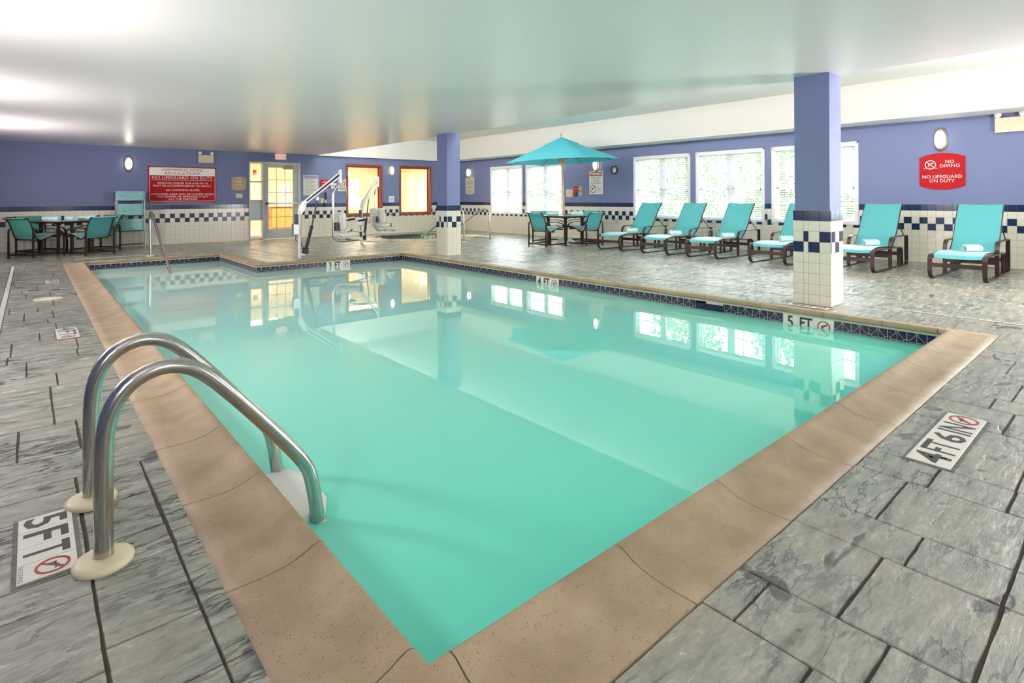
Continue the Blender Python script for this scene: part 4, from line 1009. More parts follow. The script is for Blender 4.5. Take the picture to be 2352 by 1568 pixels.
# ------------------------------------------------------------------ lounge chairs
def lounger():
    t = empty('lounge_chair'); B = 'brown_metal'
    for s in (-1, 1):
        y = s * .29; sd = (0, 1, 0)
        f = MB(); f.strap(fillet([(-.20, y, .27), (-.20, y, .006), (.10, y, .006), (1.30, y, .006), (1.47, y, .006), (1.47, y, .12)], [.13, .02, .02, .05], 6), sd, .052, .012).build('runner', B, t)
        MB().strap(fillet([(-.20, y, .14), (-.20, y, .325), (.2, y, .318), (1.18, y, .300), (1.19, y, .012)], [.09, .01, .10], 6), sd, .052, .012).build('side_rail', B, t)
        MB().strap(fillet([(1.47, y, .10), (1.47, y, .475), (.62, y, .475), (.625, y, .012)], [.03, .15], 6), sd, .052, .012).build('armrest', B, t)
        MB().strap([(1.05, y, .30), (1.05, y, .012)], sd, .045, .012).build('leg', B, t)
        for x in (-.11, 1.40): MB().box((x, y, .002), (.03, .04, .010)).build('foot_pad', 'black_rubber', t)
        MB().tube(fillet([(-.16, s * .262, .285), (-.12, s * .262, .318), (.10, s * .262, .350), (.45, s * .262, .338), (.80, s * .262, .318), (.95, s * .262, .315)], .05, 3), .013, 8).build('seat_side_tube', B, t)
        bt = fillet([(.80, s * .262, .315), (1.02, s * .262, .50), (1.20, s * .262, .80), (1.36, s * .262, .985)], .2, 5)
        bt = [(.78 + (p[0] - .78), p[1], p[2]) for p in bt]
        MB().tube(bt, .013, 8).build('back_side_tube', B, t)
        MB().tube([(1.14, s * .262, .68), (1.44, s * .275, .44)], .008, 6).build('back_prop', B, t)
        for z in (.16, .22, .28, .34): MB().box((1.455, s * .27, z), (.03, .012, .010)).build('notch', 'black_rubber', t)
    for x, z in ((-.20, .19), (.62, .19), (1.19, .19)): MB().strap([(x, -.29, z), (x, .29, z)], (0, 0, 1), .055, .022).build('cross_bar', B, t)
    for x, z in ((-.11, .30), (.95, .31)): MB().tube([(x, -.26, z), (x, .26, z)], .010, 8).build('spreader', B, t)
    def sheet(path, w, nm):
        p = [Vector(q) for q in path]; n = len(p); mb = MB(); vs = []; m_ = 7
        for q in p:
            for k in range(m_):
                u = k / (m_ - 1) * 2 - 1; vs.append((q.x, u * w, q.z - .010 * (1 - u * u)))
        mb.add(vs, [(i * m_ + k, i * m_ + k + 1, (i + 1) * m_ + k + 1, (i + 1) * m_ + k) for i in range(n - 1) for k in range(m_ - 1)], True)
        return mb.build(nm, 'sling_teal', t)
    sheet(fillet([(-.165, 0, .288), (-.13, 0, .330), (.10, 0, .362), (.45, 0, .350), (.80, 0, .330)], .06, 4), .262, 'seat_sling')
    sheet(fillet([(.80, 0, .330), (1.0, 0, .50), (1.185, 0, .80), (1.35, 0, .993)], .22, 6), .262, 'back_sling')
    return t
def roll_mesh(L=.24, r=.050):
    mb = MB(); n = 44; turns = 2.5; th = .0095; pts = []
    for i in range(n + 1):
        t_ = i / n; a = t_ * turns * 2 * pi - 2.0; rr = .007 + (r - .007) * t_; pts.append((rr * cos(a), rr * sin(a)))
    pts = [(x, y) for x, y in pts]
    lo = min(y for x, y in pts)
    e = pts[-1]; ang = math.atan2(e[1], e[0])
    mb.strap([(0, x, y - lo) for x, y in pts], (1, 0, 0), L, th)
    # soft rounded cover edge: outermost turn slightly wider, fuzzy ends
    return mb
LG = 'teal sling lounge chairs along the window wall'
LY_ = [(7.62, 'teal lounge chair at the left end of the row, next to the umbrella table'), (6.50, 'teal lounge chair second from the left in the row'), (5.48, 'teal lounge chair third from the left in the row'),
       (4.27, 'teal lounge chair mostly hidden behind the near column'), (3.02, 'teal lounge chair just right of the near column'), (1.755, 'teal lounge chair at the right end of the row')]
proto = lounger()
for k, (y, lb) in enumerate(LY_):
    o = proto if k == 0 else copy_tree(proto)
    o.location = (9.47, y, .006); tag(o, lb, 'lounge chair', LG)
RM = roll_mesh()
rollme = RM.mesh('towel_roll'); rollme.materials.append(MATS['towel'])
flap = MB(); flap.strap([(0, .0, .005), (0, .045, .006), (0, .075, .010), (0, .10, .004)], (1, 0, 0), .22, .008); flapme = flap.mesh('loose_end'); flapme.materials.append(MATS['towel'])
def rolled(loc, ang, label, group, sc=(1, 1, 1), fl=True):
    o = bpy.data.objects.new('rolled_towel', rollme); COL.objects.link(o); o.location = loc; o.rotation_euler = (0, 0, ang); o.scale = sc; tag(o, label, 'towel', group)
    if fl: c = bpy.data.objects.new('loose_end', flapme); COL.objects.link(c); c.parent = o
    return o
TP = [(9.98, 7.55), (9.84, 6.38), (9.90, 5.29), (9.86, 4.20), (9.93, 2.94), (9.86, 1.69)]
nm = ['left end lounge chair', 'second lounge chair from the left', 'third lounge chair from the left', 'lounge chair behind the near column', 'lounge chair right of the near column', 'right end lounge chair']
for k, (x, y) in enumerate(TP): rolled((x, y, .358), radians(-36), 'pale rolled towel on the seat of the ' + nm[k], 'rolled towels on the lounge chairs')

# ------------------------------------------------------------------ dining tables, chairs, umbrella
def dining_chair(cloth):
    t = empty('dining_chair'); B = 'brown_metal'
    for s in (-1, 1):
        y = s * .285; sd = (0, 1, 0)
        MB().strap(fillet([(-.30, y, .3), (-.30, y, .558), (.06, y, .562), (.30, y, .50), (.325, y, .26)], [.05, .05, .16], 6), sd, .034, .014).build('armrest', B, t)
        MB().box((-.30, y, .155), (.024, .034, .31)).build('leg', B, t); MB().box((.325, y, .14), (.024, .034, .28)).build('leg', B, t)
        MB().box((.01, y, .055), (.62, .026, .034)).build('side_stretcher', B, t)
        MB().tube(fillet([(-.435, s * .245, .765), (-.385, s * .245, .775), (-.32, s * .245, .68), (-.215, s * .245, .38), (-.13, s * .245, .325), (.02, s * .245, .375), (.18, s * .245, .43), (.30, s * .245, .435), (.335, s * .245, .415)], .05, 3), .0125, 8).build('sling_rail', B, t)
        for x, z in ((-.28, .56), (.22, .40)): MB().box((x, s * .265, z), (.03, .05, .016)).build('bracket', B, t)
        for x in (-.2, .22): MB().box((x, y, .018), (.014, .014, .036)).build('foot_pad', 'silver_metal', t)
    MB().box((-.04, 0, .34), (.03, .56, .03)).build('cross_bar', B, t); MB().box((.25, 0, .385), (.022, .56, .03)).build('cross_bar', B, t); MB().box((-.30, 0, .057), (.02, .56, .03)).build('cross_bar', B, t)
    p = fillet([(-.44, 0, .775), (-.385, 0, .788), (-.315, 0, .69), (-.208, 0, .39), (-.125, 0, .338), (.02, 0, .388), (.18, 0, .442), (.30, 0, .448), (.345, 0, .425)], .05, 3)
    mb = MB(); m_ = 5; vs = []
    for q in p:
        for k in range(m_): u = k / (m_ - 1) * 2 - 1; vs.append((q[0], u * .243, q[2] - .004 * (1 - u * u)))
    mb.add(vs, [(i * m_ + k, i * m_ + k + 1, (i + 1) * m_ + k + 1, (i + 1) * m_ + k) for i in range(len(p) - 1) for k in range(m_ - 1)], True); mb.build('sling', cloth, t)
    return t
def dining_table(x, y, a, label, hole):
    t = tag(empty('dining_table', (x, y, 0), (0, 0, a)), label, 'table'); B = 'brown_metal'
    MB().lathe([(.585, .668), (.60, .672), (.602, .695), (.592, .699), (.582, .697), (.57, .668)], 48).build('rim', B, t)
    MB().lathe([(.585, .684), (.585, .694), (0, .694)], 48).build('tabletop', 'table_glass', t)
    for k in range(4):
        c, s_ = (cos(pi / 4 + k * pi / 2), sin(pi / 4 + k * pi / 2)); lx, ly = .41 * c, .41 * s_
        MB().box((lx, ly, .335), (.045, .045, .67)).build('leg', B, t)
        for q in (-1, 1):
            ang = pi / 4 + k * pi / 2 + q * radians(58); dx, dy = cos(ang), sin(ang)
            MB().strap(fillet([(lx, ly, .50), (lx + dx * .02, ly + dy * .02, .62), (lx + dx * .15, ly + dy * .15, .668)], .1, 6), (-dy, dx, 0), .022, .012).build('brace', B, t)
    f = MB()
    for k in range(4):
        a0, a1 = pi / 4 + k * pi / 2, pi / 4 + (k + 1) * pi / 2
        f.strap([(.41 * cos(a0), .41 * sin(a0), .655), (.41 * cos(a1), .41 * sin(a1), .655)], (0, 0, 1), .025, .018)
    f.build('apron', B, t)
    if hole: MB().lathe([(.02, .694), (.05, .694), (.05, .70), (.024, .704)], 20).build('umbrella_collar', B, t)
    return t
dining_table(9.79, 9.38, 0, 'round brown patio table with the turquoise umbrella', True)
dining_table(.56, 15.05, radians(27), 'round brown patio table in the left corner by the towel rack', False)
cp = dining_chair('sling_teal'); cg = dining_chair('sling_green')
UG, CG = 'teal sling chairs around the umbrella table', 'sling chairs around the left corner table'
for k, (x, y, a, lb) in enumerate([(9.12, 9.34, 0, 'teal patio chair on the left front side of the umbrella table, seen from behind'), (9.97, 8.91, 90, 'teal patio chair on the right front side of the umbrella table, back to the loungers'),
                                   (9.86, 10.00, 270, 'teal patio chair on the far left side of the umbrella table, under the blinds'), (10.50, 9.50, 180, 'teal patio chair on the far right side of the umbrella table, nearest the wall')]):
    o = cp if k == 0 else copy_tree(cp); o.location = (x, y, 0); o.rotation_euler = (0, 0, radians(a)); tag(o, lb, 'chair', UG)
for k, (x, y, a, lb) in enumerate([(.09, 14.68, 40, 'green patio chair at the near left of the corner table, farthest left in the photo'), (.93, 14.43, 121, 'light teal backed patio chair at the near right of the corner table'),
                                   (.18, 15.58, -55, 'green patio chair behind the left side of the corner table, against the tiles'), (1.13, 15.42, 214, 'green patio chair at the far right of the corner table, beside the towel rack')]):
    o = cg if k == 0 else copy_tree(cp if k == 1 else cg); o.location = (x, y, 0); o.rotation_euler = (0, 0, radians(a)); tag(o, lb, 'chair', CG)
for (x, y, a, s, g, lb) in [(.33, 15.0, -42, 1.4, 0, 'pale green rolled towel at the left of the corner table'), (.645, 14.93, -62, 1.15, 0, 'short rolled towel in the middle of the corner table'), (.93, 15.08, -36, 1.4, 0, 'pale rolled towel at the right of the corner table'),
                            (9.62, 9.64, -38, 1.25, 1, 'rolled towel left of the umbrella pole on the table'), (9.92, 9.12, -58, 1.2, 1, 'rolled towel right of the umbrella pole on the table')]:
    rolled((x, y, .699), radians(a), lb, ['rolled towels on the corner table', 'rolled towels on the umbrella table'][g], (s, 1.05, 1.05), False)
um = tag(empty('patio_umbrella', (9.79, 9.38, 0)), 'turquoise octagonal patio umbrella with wooden pole through the far table', 'umbrella')
um.rotation_mode = 'QUATERNION'
from mathutils import Quaternion
um.rotation_quaternion = Quaternion(F, radians(-2.0)) @ Quaternion((0, 0, 1), radians(0))
MB().tube([(0, 0, .12), (0, 0, 1.2), (0, 0, 2.56)], .020, 12).build('pole', 'umbrella_wood', um)
MB().lathe([(.016, 2.57), (.022, 2.585), (.014, 2.60), (.026, 2.63), (.031, 2.655), (.024, 2.68), (0, 2.69)], 16).build('finial', 'umbrella_wood', um)
MB().lathe([(.022, 1.90), (.030, 1.91), (.030, 1.95), (.050, 1.985), (.075, 2.01), (.075, 2.03), (.02, 2.03)], 16).build('hub', 'umbrella_wood', um)
ca = math.atan2(-9.38, -9.79) + pi / 8
def canopy(r0, r1, z0, z1, sag, scal, nm, drop=0):
    mb = MB(); nr, na = 9, 8; vs = []; n = 8 * na
    for i in range(nr):
        t_ = i / (nr - 1); r = r0 + (r1 - r0) * t_; z = z0 + (z1 - z0) * t_
        for k in range(n):
            u = (k % na) / na; a = ca + (k // na + u) * pi / 4; bow = 4 * u * (1 - u)
            ch = cos(pi / 8) / cos((u - .5) * pi / 4)          # straight between the ribs
            rr = r * (ch - (scal * bow * t_ ** 2)); zz = z - sag * bow * t_ * (1 - t_) * 2 + .05 * scal * 10 * bow * t_ ** 3 * .4
            vs.append((rr * cos(a), rr * sin(a), zz))
    mb.add(vs, [(i * n + k, i * n + (k + 1) % n, (i + 1) * n + (k + 1) % n, (i + 1) * n + k) for i in range(nr - 1) for k in range(n)], True)
    return mb.build(nm, 'umbrella_cloth', um)
canopy(.10, 1.42, 2.52, 1.985, .02, .055, 'canopy')
canopy(.012, .47, 2.585, 2.385, .0, .03, 'vent_flap')
for k in range(8):
    a = ca + k * pi / 4; c, s_ = cos(a), sin(a)
    r_ = MB().strap([(c * .03, s_ * .03, 2.525), (c * 1.40, s_ * 1.40, 1.975)], (-s_, c, 0), .014, .018).build('rib', 'umbrella_wood', um)
    MB().strap([(c * .06, s_ * .06, 2.0), (c * .62, s_ * .62, 2.272)], (-s_, c, 0), .012, .014).build('strut', 'umbrella_wood', r_)
    MB().strap([(c * 1.24, s_ * 1.24, 2.02), (c * 1.425, s_ * 1.425, 1.975)], (-s_, c, 0), .05, .004).build('rib_pocket', 'umbrella_cloth', r_)
MB().tube([(.035, -.02, 2.0), (.05, -.03, 1.9), (.035, -.025, 1.78)], .004, 5).build('pull_cord', 'white_plastic', um)
bs = MB(); bs.lathe([(.25, 0), (.255, .03), (.22, .07), (.13, .14), (.06, .175), (.035, .18)], 32); bs.build('base', 'white_plastic', um)
MB().tube([(0, 0, .16), (0, 0, .34)], .028, 14).build('base_socket', 'white_plastic', um)

# ------------------------------------------------------------------ towel rack
t = tag(empty('towel_rack', (1.785, 15.86, 0)), 'grey metal towel rack in front of the tiles, left of the regulations board', 'rack'); hw, hd = .27, .17
for x in (-hw, hw):
    for y in (-hd, hd): MB().tube([(x, y, 0), (x, y, 1.10)], .013, 8).build('post', 'silver_metal', t)
    MB().tube([(x, -hd, .10), (x, hd, .10)], .008, 6).build('side_rail', 'dark_gray', t)
for z in (.40, .755, 1.10):
    f = MB(); 
    for y in (-hd, hd): f.tube([(-hw - .02, y, z - .008), (hw + .02, y, z - .008)], .009, 6)
    for x in (-hw, hw): f.tube([(x, -hd, z - .008), (x, hd, z - .008)], .009, 6)
    for k in range(6): f.tube([(-hw + .09 * (k + .5), -hd, z - .008), (-hw + .09 * (k + .5), hd, z - .008)], .005, 6)
    f.build('wire_shelf', 'dark_gray', t)
for y in (-hd, hd): MB().tube([(-hw - .02, y, .07), (hw + .02, y, .07)], .008, 6).build('bottom_rail', 'dark_gray', t)
def folded_mesh(r, w, d_, h):
    mb = MB(); n = 10; m_ = 4
    prof = [(-d_ / 2 + .01, 0), (d_ / 2 - .01, 0), (d_ / 2 - .002, h * .25), (d_ / 2, h * .5), (d_ / 2 - .004, h * .8), (d_ / 2 - .014, h), (-d_ / 2 + .014, h), (-d_ / 2 + .002, h * .8), (-d_ / 2 - .004, h * .5), (-d_ / 2, h * .25)]
    vs = []; st = 9
    ph = r.random() * 6
    for i in range(st):
        x = -w / 2 + w * i / (st - 1); wv = .0022 * sin(i * 1.3 + ph)
        for y, z in prof: vs.append((x + r.uniform(-.004, .004) * (i in (0, st - 1)), y + r.uniform(-.002, .002), z + (wv if z > h * .3 else wv * .6)))
    mb.add(vs, [(i * n + k, i * n + (k + 1) % n, (i + 1) * n + (k + 1) % n, (i + 1) * n + k) for i in range(st - 1) for k in range(n)] + [tuple(range(n))[::-1], tuple((st - 1) * n + k for k in range(n))], True)
    return mb
rt = random.Random(3); fm = []
for k in range(5):
    me = folded_mesh(rt, .545, .33, .0238).mesh('folded_towel'); me.materials.append(MATS['rack_towel']); fm.append(me)
ordn = ['bottom', 'second', 'third', 'fourth', 'fifth', 'sixth', 'seventh', 'eighth', 'ninth', 'tenth', 'eleventh', 'twelfth']
for sh, (z, n_) in enumerate(((.403, 11), (.758, 11), (1.103, 9))):
    for k in range(n_):
        o = bpy.data.objects.new('folded_towel', fm[rt.randrange(5)]); COL.objects.link(o)
        o.location = (1.785 + rt.uniform(-.006, .006), 15.86 + rt.uniform(-.008, .004), z + k * .0243); o.scale = (1.06 if sh == 2 else .93, 1, 1)
        pos = 'topmost' if k == n_ - 1 else ordn[k] + ('' if k == 0 else ' from the bottom')
        tag(o, 'folded aqua towel, %s in the stack on the %s rack shelf' % (pos, ['lowest', 'middle', 'top'][sh]), 'towel', 'folded towels on the rack')

# ------------------------------------------------------------------ rails and ladder
def rail(loc, pts, r, label, plate=.07, name='grab_rail', m='steel'):
    t = tag(empty(name, loc), label, 'handrail'); L = Vector(loc)
    MB().tube([Vector(p) - L for p in pts], r, 12).build('rail', m, t)
    MB().lathe([(plate, 0), (plate, .008), (plate * .8, .014), (r, .018)], 24).build('cover_plate', 'cream_plastic', t)
    return t
rail((1.81, 13.13, 0), fillet([(1.81, 13.13, 0), (1.81, 13.17, .80), (1.81, 13.02, .90), (1.81, 11.02, -.135), (1.81, 10.85, -.22), (1.81, 10.85, -.6)], [.10, .12, .05, .05], 6), .024, 'steel handrail with one post sloping into the left arm of the pool', name='pool_handrail')
rail((8.36, 11.56, 0), fillet([(8.36, 11.56, 0), (8.36, 11.58, .83), (8.35, 11.95, .80), (8.24, 13.75, -.14), (8.24, 13.9, -.5)], [.14, .12, .05], 6), .022, 'steel handrail to the hot tub, mostly behind the far column', name='tub_handrail')
rail((9.10, 11.43, 0), fillet([(9.10, 11.43, 0), (9.10, 11.45, .83), (9.09, 11.85, .80), (8.98, 13.62, -.14), (8.98, 13.8, -.5)], [.14, .12, .05], 6), .022, 'steel handrail to the hot tub, standing clear to the right of the far column', name='tub_handrail')
LO = Vector((.17, 2.395, 0))
t = tag(empty('pool_ladder', LO), 'polished steel pool ladder with two looping rails in the near left foreground', 'ladder')
path = [(.170, 0), (.170, .18), (.171, .33), (.176, .41), (.191, .475), (.222, .53), (.270, .567), (.335, .585), (.400, .572), (.455, .536), (.524, .463), (.64, .325), (.745, .192), (.79, .13), (.815, .085), (.828, .03), (.838, -.03), (.850, -.126), (.853, -.3), (.853, -1.15)]
for y in (2.160, 2.630):
    pp = [Vector((x, y, z)) - LO for x, z in path]
    # smooth by midpoint subdivision
    q = [pp[0]]
    for a, b_ in zip(pp, pp[1:]): q += [a * .75 + b_ * .25, a * .25 + b_ * .75]
    q.append(pp[-1])
    MB().tube(q, .0262, 20).build('rail', 'steel', t)
    c = MB(); c.lathe([(.080, 0), (.082, .008), (.078, .016), (.060, .022), (.030, .026)], 36, (0, y - LO.y, 0)); c.build('cover_plate', 'cream_plastic', t)
for z in (-.098, -.37, -.64):
    p = [(.735, 2.17), (.885, 2.175), (.925, 2.26), (.925, 2.53), (.885, 2.615), (.735, 2.62)]
    b = MB(); b.prism([(x - LO.x, y - LO.y) for x, y in p], z - .03, z); b.build('tread', 'white_plastic', t)
    for y in (2.16, 2.63): MB().box((.86 - LO.x, y - LO.y, z - .045), (.05, .07, .04), bev=.01).build('tread_bracket', 'cream_plastic', t)
for y in (2.16, 2.63): MB().tube([(.83 - LO.x, y - LO.y, -1.12), (.72 - LO.x, y - LO.y, -1.12)], .03, 12).build('bumper', 'black_rubber', t)

# ------------------------------------------------------------------ pool lifts
def lift():
    t = empty('pool_lift')
    MB().tube([(0, 0, 0), (0, 0, .92)], .028, 14).build('post', 'white_metal', t)
    MB().lathe([(.045, 0), (.045, .012), (.03, .02)], 20).build('floor_socket', 'silver_metal', t)
    b = MB(); b.prism([(-.02, .92), (.03, .82), (.12, .98), (.13, 1.09), (.07, 1.09), (.0, .99)], -.035, .035); b.xf(Matrix.Rotation(pi / 2, 4, 'X')); b.build('pivot_bracket', 'white_metal', t)
    for x, z in ((.10, 1.05), (.10, .97)): MB().tube([(x, -.045, z), (x, .045, z)], .012, 8).build('bolt', 'silver_metal', t)
    for dz, m_ in ((.045, 'white_metal'), (-.04, 'white_metal')): MB().strap([(.09, -.025, 1.05 + dz * .8), (.79, -.025, 1.60 + dz)], (0, 1, 0), .02, .020).build('lift_arm', m_, t)
    MB().strap([(.09, .015, 1.045), (.79, .015, 1.60)], (0, 1, 0), .02, .045).build('arm_web', 'dark_gray', t)
    MB().box((.80, -.005, 1.56), (.05, .06, .27), bev=.006).build('arm_head', 'white_metal', t)
    hp = fillet([(.80, 0, 1.43), (.66, 0, 1.29), (.655, 0, .36), (.78, 0, .295), (1.20, 0, .30)], [.10, .10, .08], 6)
    MB().tube(hp, .024, 12).build('hanger_tube', 'steel', t)
    MB().tube([(.12, 0, .17), (.24, 0, .62)], .030, 12).build('actuator_body', 'black_rubber', t)
    MB().tube([(.24, 0, .62), (.345, 0, 1.10)], .015, 10).build('actuator_rod', 'dark_gray', t)
    MB().box((.115, 0, .15), (.10, .08, .11), bev=.01).build('actuator_motor', 'black_rubber', t)
    MB().box((.345, 0, 1.13), (.05, .05, .07), bev=.005).build('rod_clevis', 'white_metal', t)
    MB().box((.05, 0, .085), (.10, .05, .03)).build('lower_bracket', 'white_metal', t)
    MB().box((-.075, -.02, .56), (.11, .13, .20), bev=.01).build('control_box', 'silver_metal', t); MB().box((-.06, .0, .75), (.05, .06, .18), bev=.006).build('battery_case', 'dark_gray', t)
    MB().tube([(-.06, 0, .46), (-.08, -.02, .36), (-.02, .01, .33), (.02, .02, .40), (.05, .01, .25), (.09, 0, .20)], .006, 6).build('cable', 'black_rubber', t)
    # seat facing +x
    s = MB(); s.box((.80, 0, .66), (.06, .44, .42), Matrix.Rotation(radians(-7), 3, 'Y'), bev=.03); s.build('backrest', 'white_plastic', t)
    MB().box((.775, 0, .67), (.03, .28, .30), Matrix.Rotation(radians(-7), 3, 'Y'), bev=.012).build('back_panel', 'white_plastic', t)
    MB().box((1.00, 0, .415), (.46, .42, .085), Matrix.Rotation(radians(-2), 3, 'Y'), bev=.035).build('seat', 'white_plastic', t)
    MB().strap([(1.13, -.217, .37), (1.13, -.217, .465), (1.13, .217, .465), (1.13, .217, .37)], (1, 0, 0), .05, .006).build('seat_belt', 'black_rubber', t)
    MB().strap([(.86, -.10, .468), (.98, -.05, .478), (1.04, -.02, .52), (1.03, .0, .475)], (0, 1, 0), .04, .008).build('belt_buckle', 'black_rubber', t)
    for sd in (-1, 1):
        y = sd * .245
        ar = MB().tube(fillet([(.78, y, .48), (.86, y, .62), (1.0, y, .68), (1.12, y, .70)], .08, 5), .013, 8).build('armrest', 'steel', t)
        MB().tube([(1.06, y, .69), (1.22, y, .71)], .020, 10).build('grip', 'black_rubber', ar)
    MB().tube(fillet([(.95, -.14, .33), (1.35, -.14, .27), (1.55, -.14, .235), (1.62, 0, .235), (1.55, .14, .235), (1.35, .14, .27), (.95, .14, .33)], .10, 5), .014, 8).build('footrest', 'steel', t)
    MB().box((.72, 0, .58), (.07, .12, .16), bev=.01).build('back_clamp', 'dark_gray', t)
    return t
l1 = lift(); l1.location = (3.805, 10.50, 0); tag(l1, 'white pool lift with seat standing at the pool corner, nearer one', 'pool lift', 'pool lifts')
l2 = copy_tree(l1); l2.location = (6.20, 12.88, 0); l2.rotation_euler = (0, 0, radians(34)); tag(l2, 'white pool lift in front of the wood framed window, behind the nearer lift', 'pool lift', 'pool lifts')

# ------------------------------------------------------------------ deck fittings
def deck_marker(loc, rz, cells, cw, ch, label, grp='depth markers in the deck', words=None, round_r=None):
    t = tag(empty('depth_marker', loc, (0, 0, rz)), label, 'depth marker', grp); n = len(cells); z = .0062
    MB().box((0, 0, .0015), (n * cw + .020, ch + .024, .0025)).build('mortar_bed', 'mortar', t)
    for k, s in enumerate(cells):
        x = (k - (n - 1) / 2) * cw
        MB().box((x, 0, .003), (cw - .0025, ch - .002, .006), bev=.001).build('plate', 'white_tile', t)
        if s == '@':
            dy = .012 if words else 0
            nodive(t, (x, dy), min(cw, ch) * .40, 'red_ink', 'black_ink', z)
            if words: fit_text(words, cw * .85, .012, 'black_ink', t, (x, -ch * .5 + .010, z))
        else: fit_text(s, cw * (.72 if len(s) == 1 else .92), ch * .80, 'black_ink', t, (x, 0, z), bold=.02)
    return t
deck_marker((.037, 2.407, 0), -pi / 2, ['5', 'F', 'T', '@'], .1087, .147, 'white 5 FT depth marker with red no diving circle beside the near ladder', words='NO DIVING')
deck_marker((3.245, .645, 0), 0, ['4', 'FT', '6', 'IN', '@'], .150, .158, 'white 4 FT 6 IN depth marker in the slabs at the lower right')
deck_marker((.235, 6.06, 0), -pi / 2, ['4', 'F', 'T', '@'], .115, .15, 'small looking white depth marker on the left deck, beyond the ladder')
deck_marker((.225, 9.96, 0), -pi / 2, ['4', 'FT', '@'], .15, .14, 'white depth marker on the left deck, farthest along the pool edge')
deck_marker((6.045, 2.36, 0), -pi / 2, ['5', 'FT', '@'], .13, .12, 'white depth marker squeezed between the near column and the coping')
def strip_drain(x0, y0, x1, y1, w, label, slots=False):
    t = tag(empty('deck_drain', ((x0 + x1) / 2, (y0 + y1) / 2, 0)), label, 'drain'); L = max(abs(x1 - x0), abs(y1 - y0)); v = abs(y1 - y0) > abs(x1 - x0)
    D = (w, L, .012) if v else (L, w, .012)
    MB().box((0, 0, -.003), (D[0] + .016, D[1] + .01, .008)).build('channel', 'black_rubber', t)
    if not slots: MB().box((0, 0, .0), (D[0], D[1], .010), bev=.002).build('cover_strip', 'drain_white', t)
    else:
        n_ = int(L / .16)
        for k in range(n_):
            o = MB().box((0, -L / 2 + (k + .5) * L / n_, 0), (w, L / n_ - .012, .010), bev=.002) if v else MB().box((-L / 2 + (k + .5) * L / n_, 0, 0), (L / n_ - .012, w, .010), bev=.002)
            o.build('grate_segment', 'drain_white', t)
    return t
strip_drain(-.222, -1.0, -.222, 12.66, .042, 'long pale drain strip running along the left deck')
strip_drain(6.545, .75, 6.545, 2.1, .028, 'pale slotted deck drain running to the right from the near column', True)
strip_drain(6.545, 2.75, 6.545, 8.9, .014, 'thin deck drain joint running between the two columns')
strip_drain(3.79, 10.85, 3.79, 15.9, .022, 'thin pale drain strip running from the pool lift to the door')
strip_drain(.62, 13.42, 2.6, 13.42, .022, 'thin pale drain strip behind the far end of the pool')
t = tag(empty('round_deck_cover', (.15, 8.30, 0)), 'round cream skimmer cover in the left deck', 'cover'); MB().lathe([(.135, -.002), (.135, .005), (.12, .008), (0, .008)], 36).build('lid', 'beige_plastic', t)
for x in (-.08, .08): MB().lathe([(.010, .008), (.010, .0095), (0, .0095)], 10, (x, 0, 0)).build('screw', 'dark_gray', t)
t = tag(empty('slot_cover', (.04, 9.22, 0)), 'short dark slot in the left deck beside the far depth marker', 'cover'); MB().box((0, 0, .002), (.12, .07, .006), bev=.002).build('plate', 'dark_gray', t)
t = tag(empty('floor_cap', (.235, 9.10, 0)), 'small dark oval cap in the left deck in front of the far depth marker', 'cover'); MB().lathe([(.05, 0), (.05, .004), (0, .004)], 20).build('plate', 'dark_gray', t)
t = tag(empty('access_cover', (9.60, 12.95, 0), (0, 0, .1)), 'beige raised access cover on the deck right of the far column', 'cover'); MB().box((0, 0, .025), (.55, .55, .05), bev=.01).build('lid', 'beige_plastic', t)
t = tag(empty('access_cover', (9.93, 12.55, 0), (0, 0, .1)), 'thin pale lid on the deck in front of the beige access cover', 'cover'); MB().box((0, 0, .012), (.25, .25, .024), bev=.004).build('lid', 'white_plastic', t)

# ------------------------------------------------------------------ outside the windows
struct(MB().box2((XR + .16, -12, -.6), (60, 40, -.35)).build('lawn', 'lawn'))
def leafy(name, x, y, h, w, label, seed):
    r = random.Random(seed); t = tag(empty(name, (x, y, -.35)), label, 'tree' if h > 2.5 else 'shrub', 'trees and shrubs outside the windows')
    if h > 2.5: MB().tube([(0, 0, 0), (.03, 0, h * .3), (0, .04, h * .7)], [.10, .08, .03], 8).build('trunk', 'bark', t)
    mb = MB()
    for k in range(1500 if h > 2.5 else 700):
        a = r.random() * 2 * pi; v = r.random() ** .5; zz = r.random(); R_ = w * v * (1 - abs(zz - .45) * .9)
        p = Vector((R_ * cos(a), R_ * sin(a), h * (.18 if h > 2.5 else .05) + zz * h * .85)); s = r.uniform(.05, .12)
        E_ = Euler((r.random() * 6, r.random() * 6, r.random() * 6)).to_matrix()
        mb.add([p + E_ @ Vector(c) for c in ((-s, 0, 0), (0, -s * .5, 0), (s, 0, 0), (0, s * .5, 0))], [(0, 1, 2, 3)])
    stuff(mb.build('foliage', 'leaf_green', t, fix=False)); return t
k = 0
for x, y, h, w, lb in [(15.5, 9.6, 4.2, 1.5, 'pale green tree outside the window above the first lounge chair'), (17.2, 7.4, 3.8, 1.5, 'pale green tree outside the window above the second lounge chair'), (14.6, 5.2, 1.7, .9, 'low green shrub outside the window behind the third lounge chair'),
                   (16.5, 3.9, 4.0, 1.4, 'green tree outside the window just left of the near column'), (14.9, 6.9, 1.6, .9, 'low green shrub outside between the middle windows'), (15.0, 2.9, 2.0, 1.0, 'green shrub outside the window right of the near column'),
                   (15.4, 13.9, 2.2, 1.1, 'green shrub outside the far-left window of the window wall'), (16.6, 17.5, 2.4, 1.2, 'green shrub outside behind the umbrella window'), (18.5, 11.4, 4.4, 1.6, 'tall pale tree far outside between the windows')]:
    k += 1; leafy('garden_tree' if h > 2.5 else 'garden_shrub', x, y, h, w, lb, k)
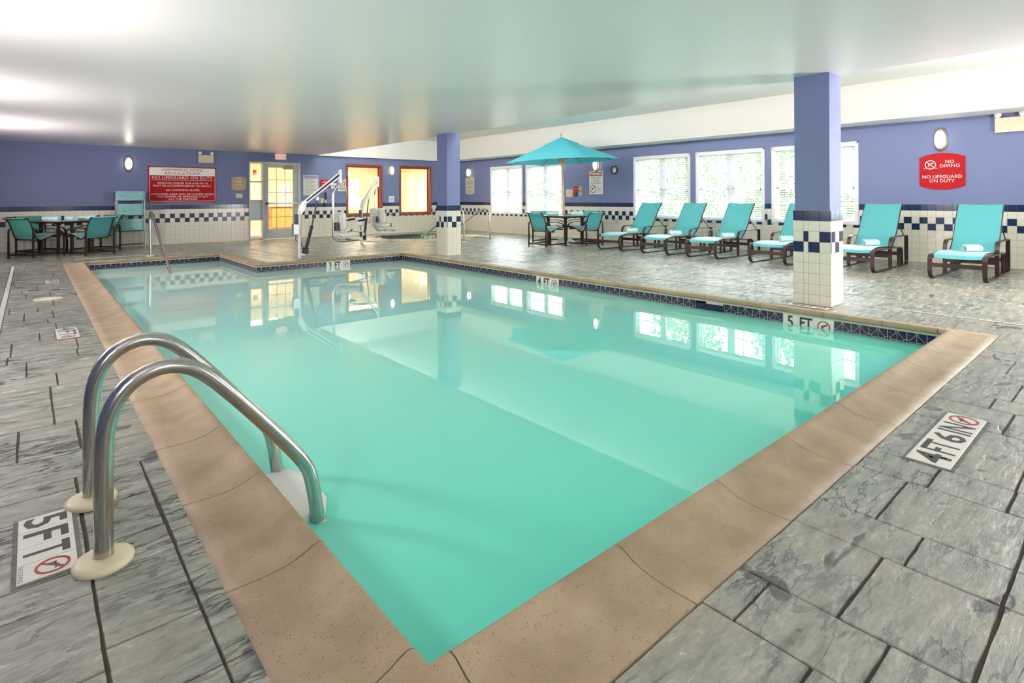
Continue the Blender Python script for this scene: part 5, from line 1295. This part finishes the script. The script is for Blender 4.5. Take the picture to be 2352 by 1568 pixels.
hz = tag(empty('neighbour_house', (27, 9.0, -.35)), 'pale house with blue-grey roof outside, seen through the blinds', 'building')
MB().box((0, 0, 1.6), (5, 8, 3.2)).build('walls', 'siding', hz)
b = MB(); b.prism([(-2.9, 3.1), (2.9, 3.1), (0, 5.0)], -4.3, 4.3); b.xf(Matrix.Rotation(pi / 2, 4, 'X')); b.build('roof', 'roof_gray', hz)
for y in (-2.4, 0, 2.4):
    w_ = MB().box((-2.52, y, 1.7), (.06, 1.0, 1.3)).build('window', 'frame_white', hz); MB().box((-2.56, y, 1.7), (.02, .84, 1.14)).build('pane', 'dark_gray', w_)
for k, y in enumerate((3.0, 6.6, 10.2, 13.8)):
    t = tag(empty('added_cove_strip', (6.43, y, 2.74)), 'added cove strip hidden behind the ceiling edge, %s along the pool' % ['nearest', 'second', 'third', 'farthest'][k], 'light', 'added cove strips')
    MB().box((.02, 0, 0), (.05, 3.4, .18), bev=.01).build('housing', 'frame_white', t)

for k, (x, y, w) in enumerate(UPL):
    t = tag(empty('added_softbox', (x, y, 0)), 'added unseen softbox on a black stand by the left wall, %s from the camera' % ['first', 'second', 'third', 'fourth'][k], 'light', 'added softbox lights')
    MB().tube([(0, 0, .35), (0, 0, 1.33)], .012, 8).build('stand', 'black_rubber', t)
    for j in range(3): a = j * 2.094; MB().tube([(0, 0, .45), (.22 * cos(a), .22 * sin(a), .01)], .008, 6).build('leg', 'black_rubber', t)
    b = MB(); b.box((0, 0, -.04), (.54, .74, .05)); b.xf(Matrix.Translation((0, 0, 1.40)) @ Euler((0, radians(18), 0)).to_matrix().to_4x4()); b.build('softbox', 'black_rubber', t)
t = tag(empty('added_softbox', (8.6, -0.9, 0), (0, 0, radians(28))), 'added unseen softbox on a black stand behind the camera, right side', 'light', 'added softbox lights')
MB().tube([(0, 0, .35), (0, 0, 1.33)], .012, 8).build('stand', 'black_rubber', t)
for j in range(3): a = j * 2.094; MB().tube([(0, 0, .45), (.22 * cos(a), .22 * sin(a), .01)], .008, 6).build('leg', 'black_rubber', t)
b = MB(); b.box((0, 0, .04), (.54, .74, .05)); b.xf(Matrix.Translation((0, 0, 1.42)) @ Euler((radians(120), 0, 0)).to_matrix().to_4x4()); b.build('softbox', 'black_rubber', t)
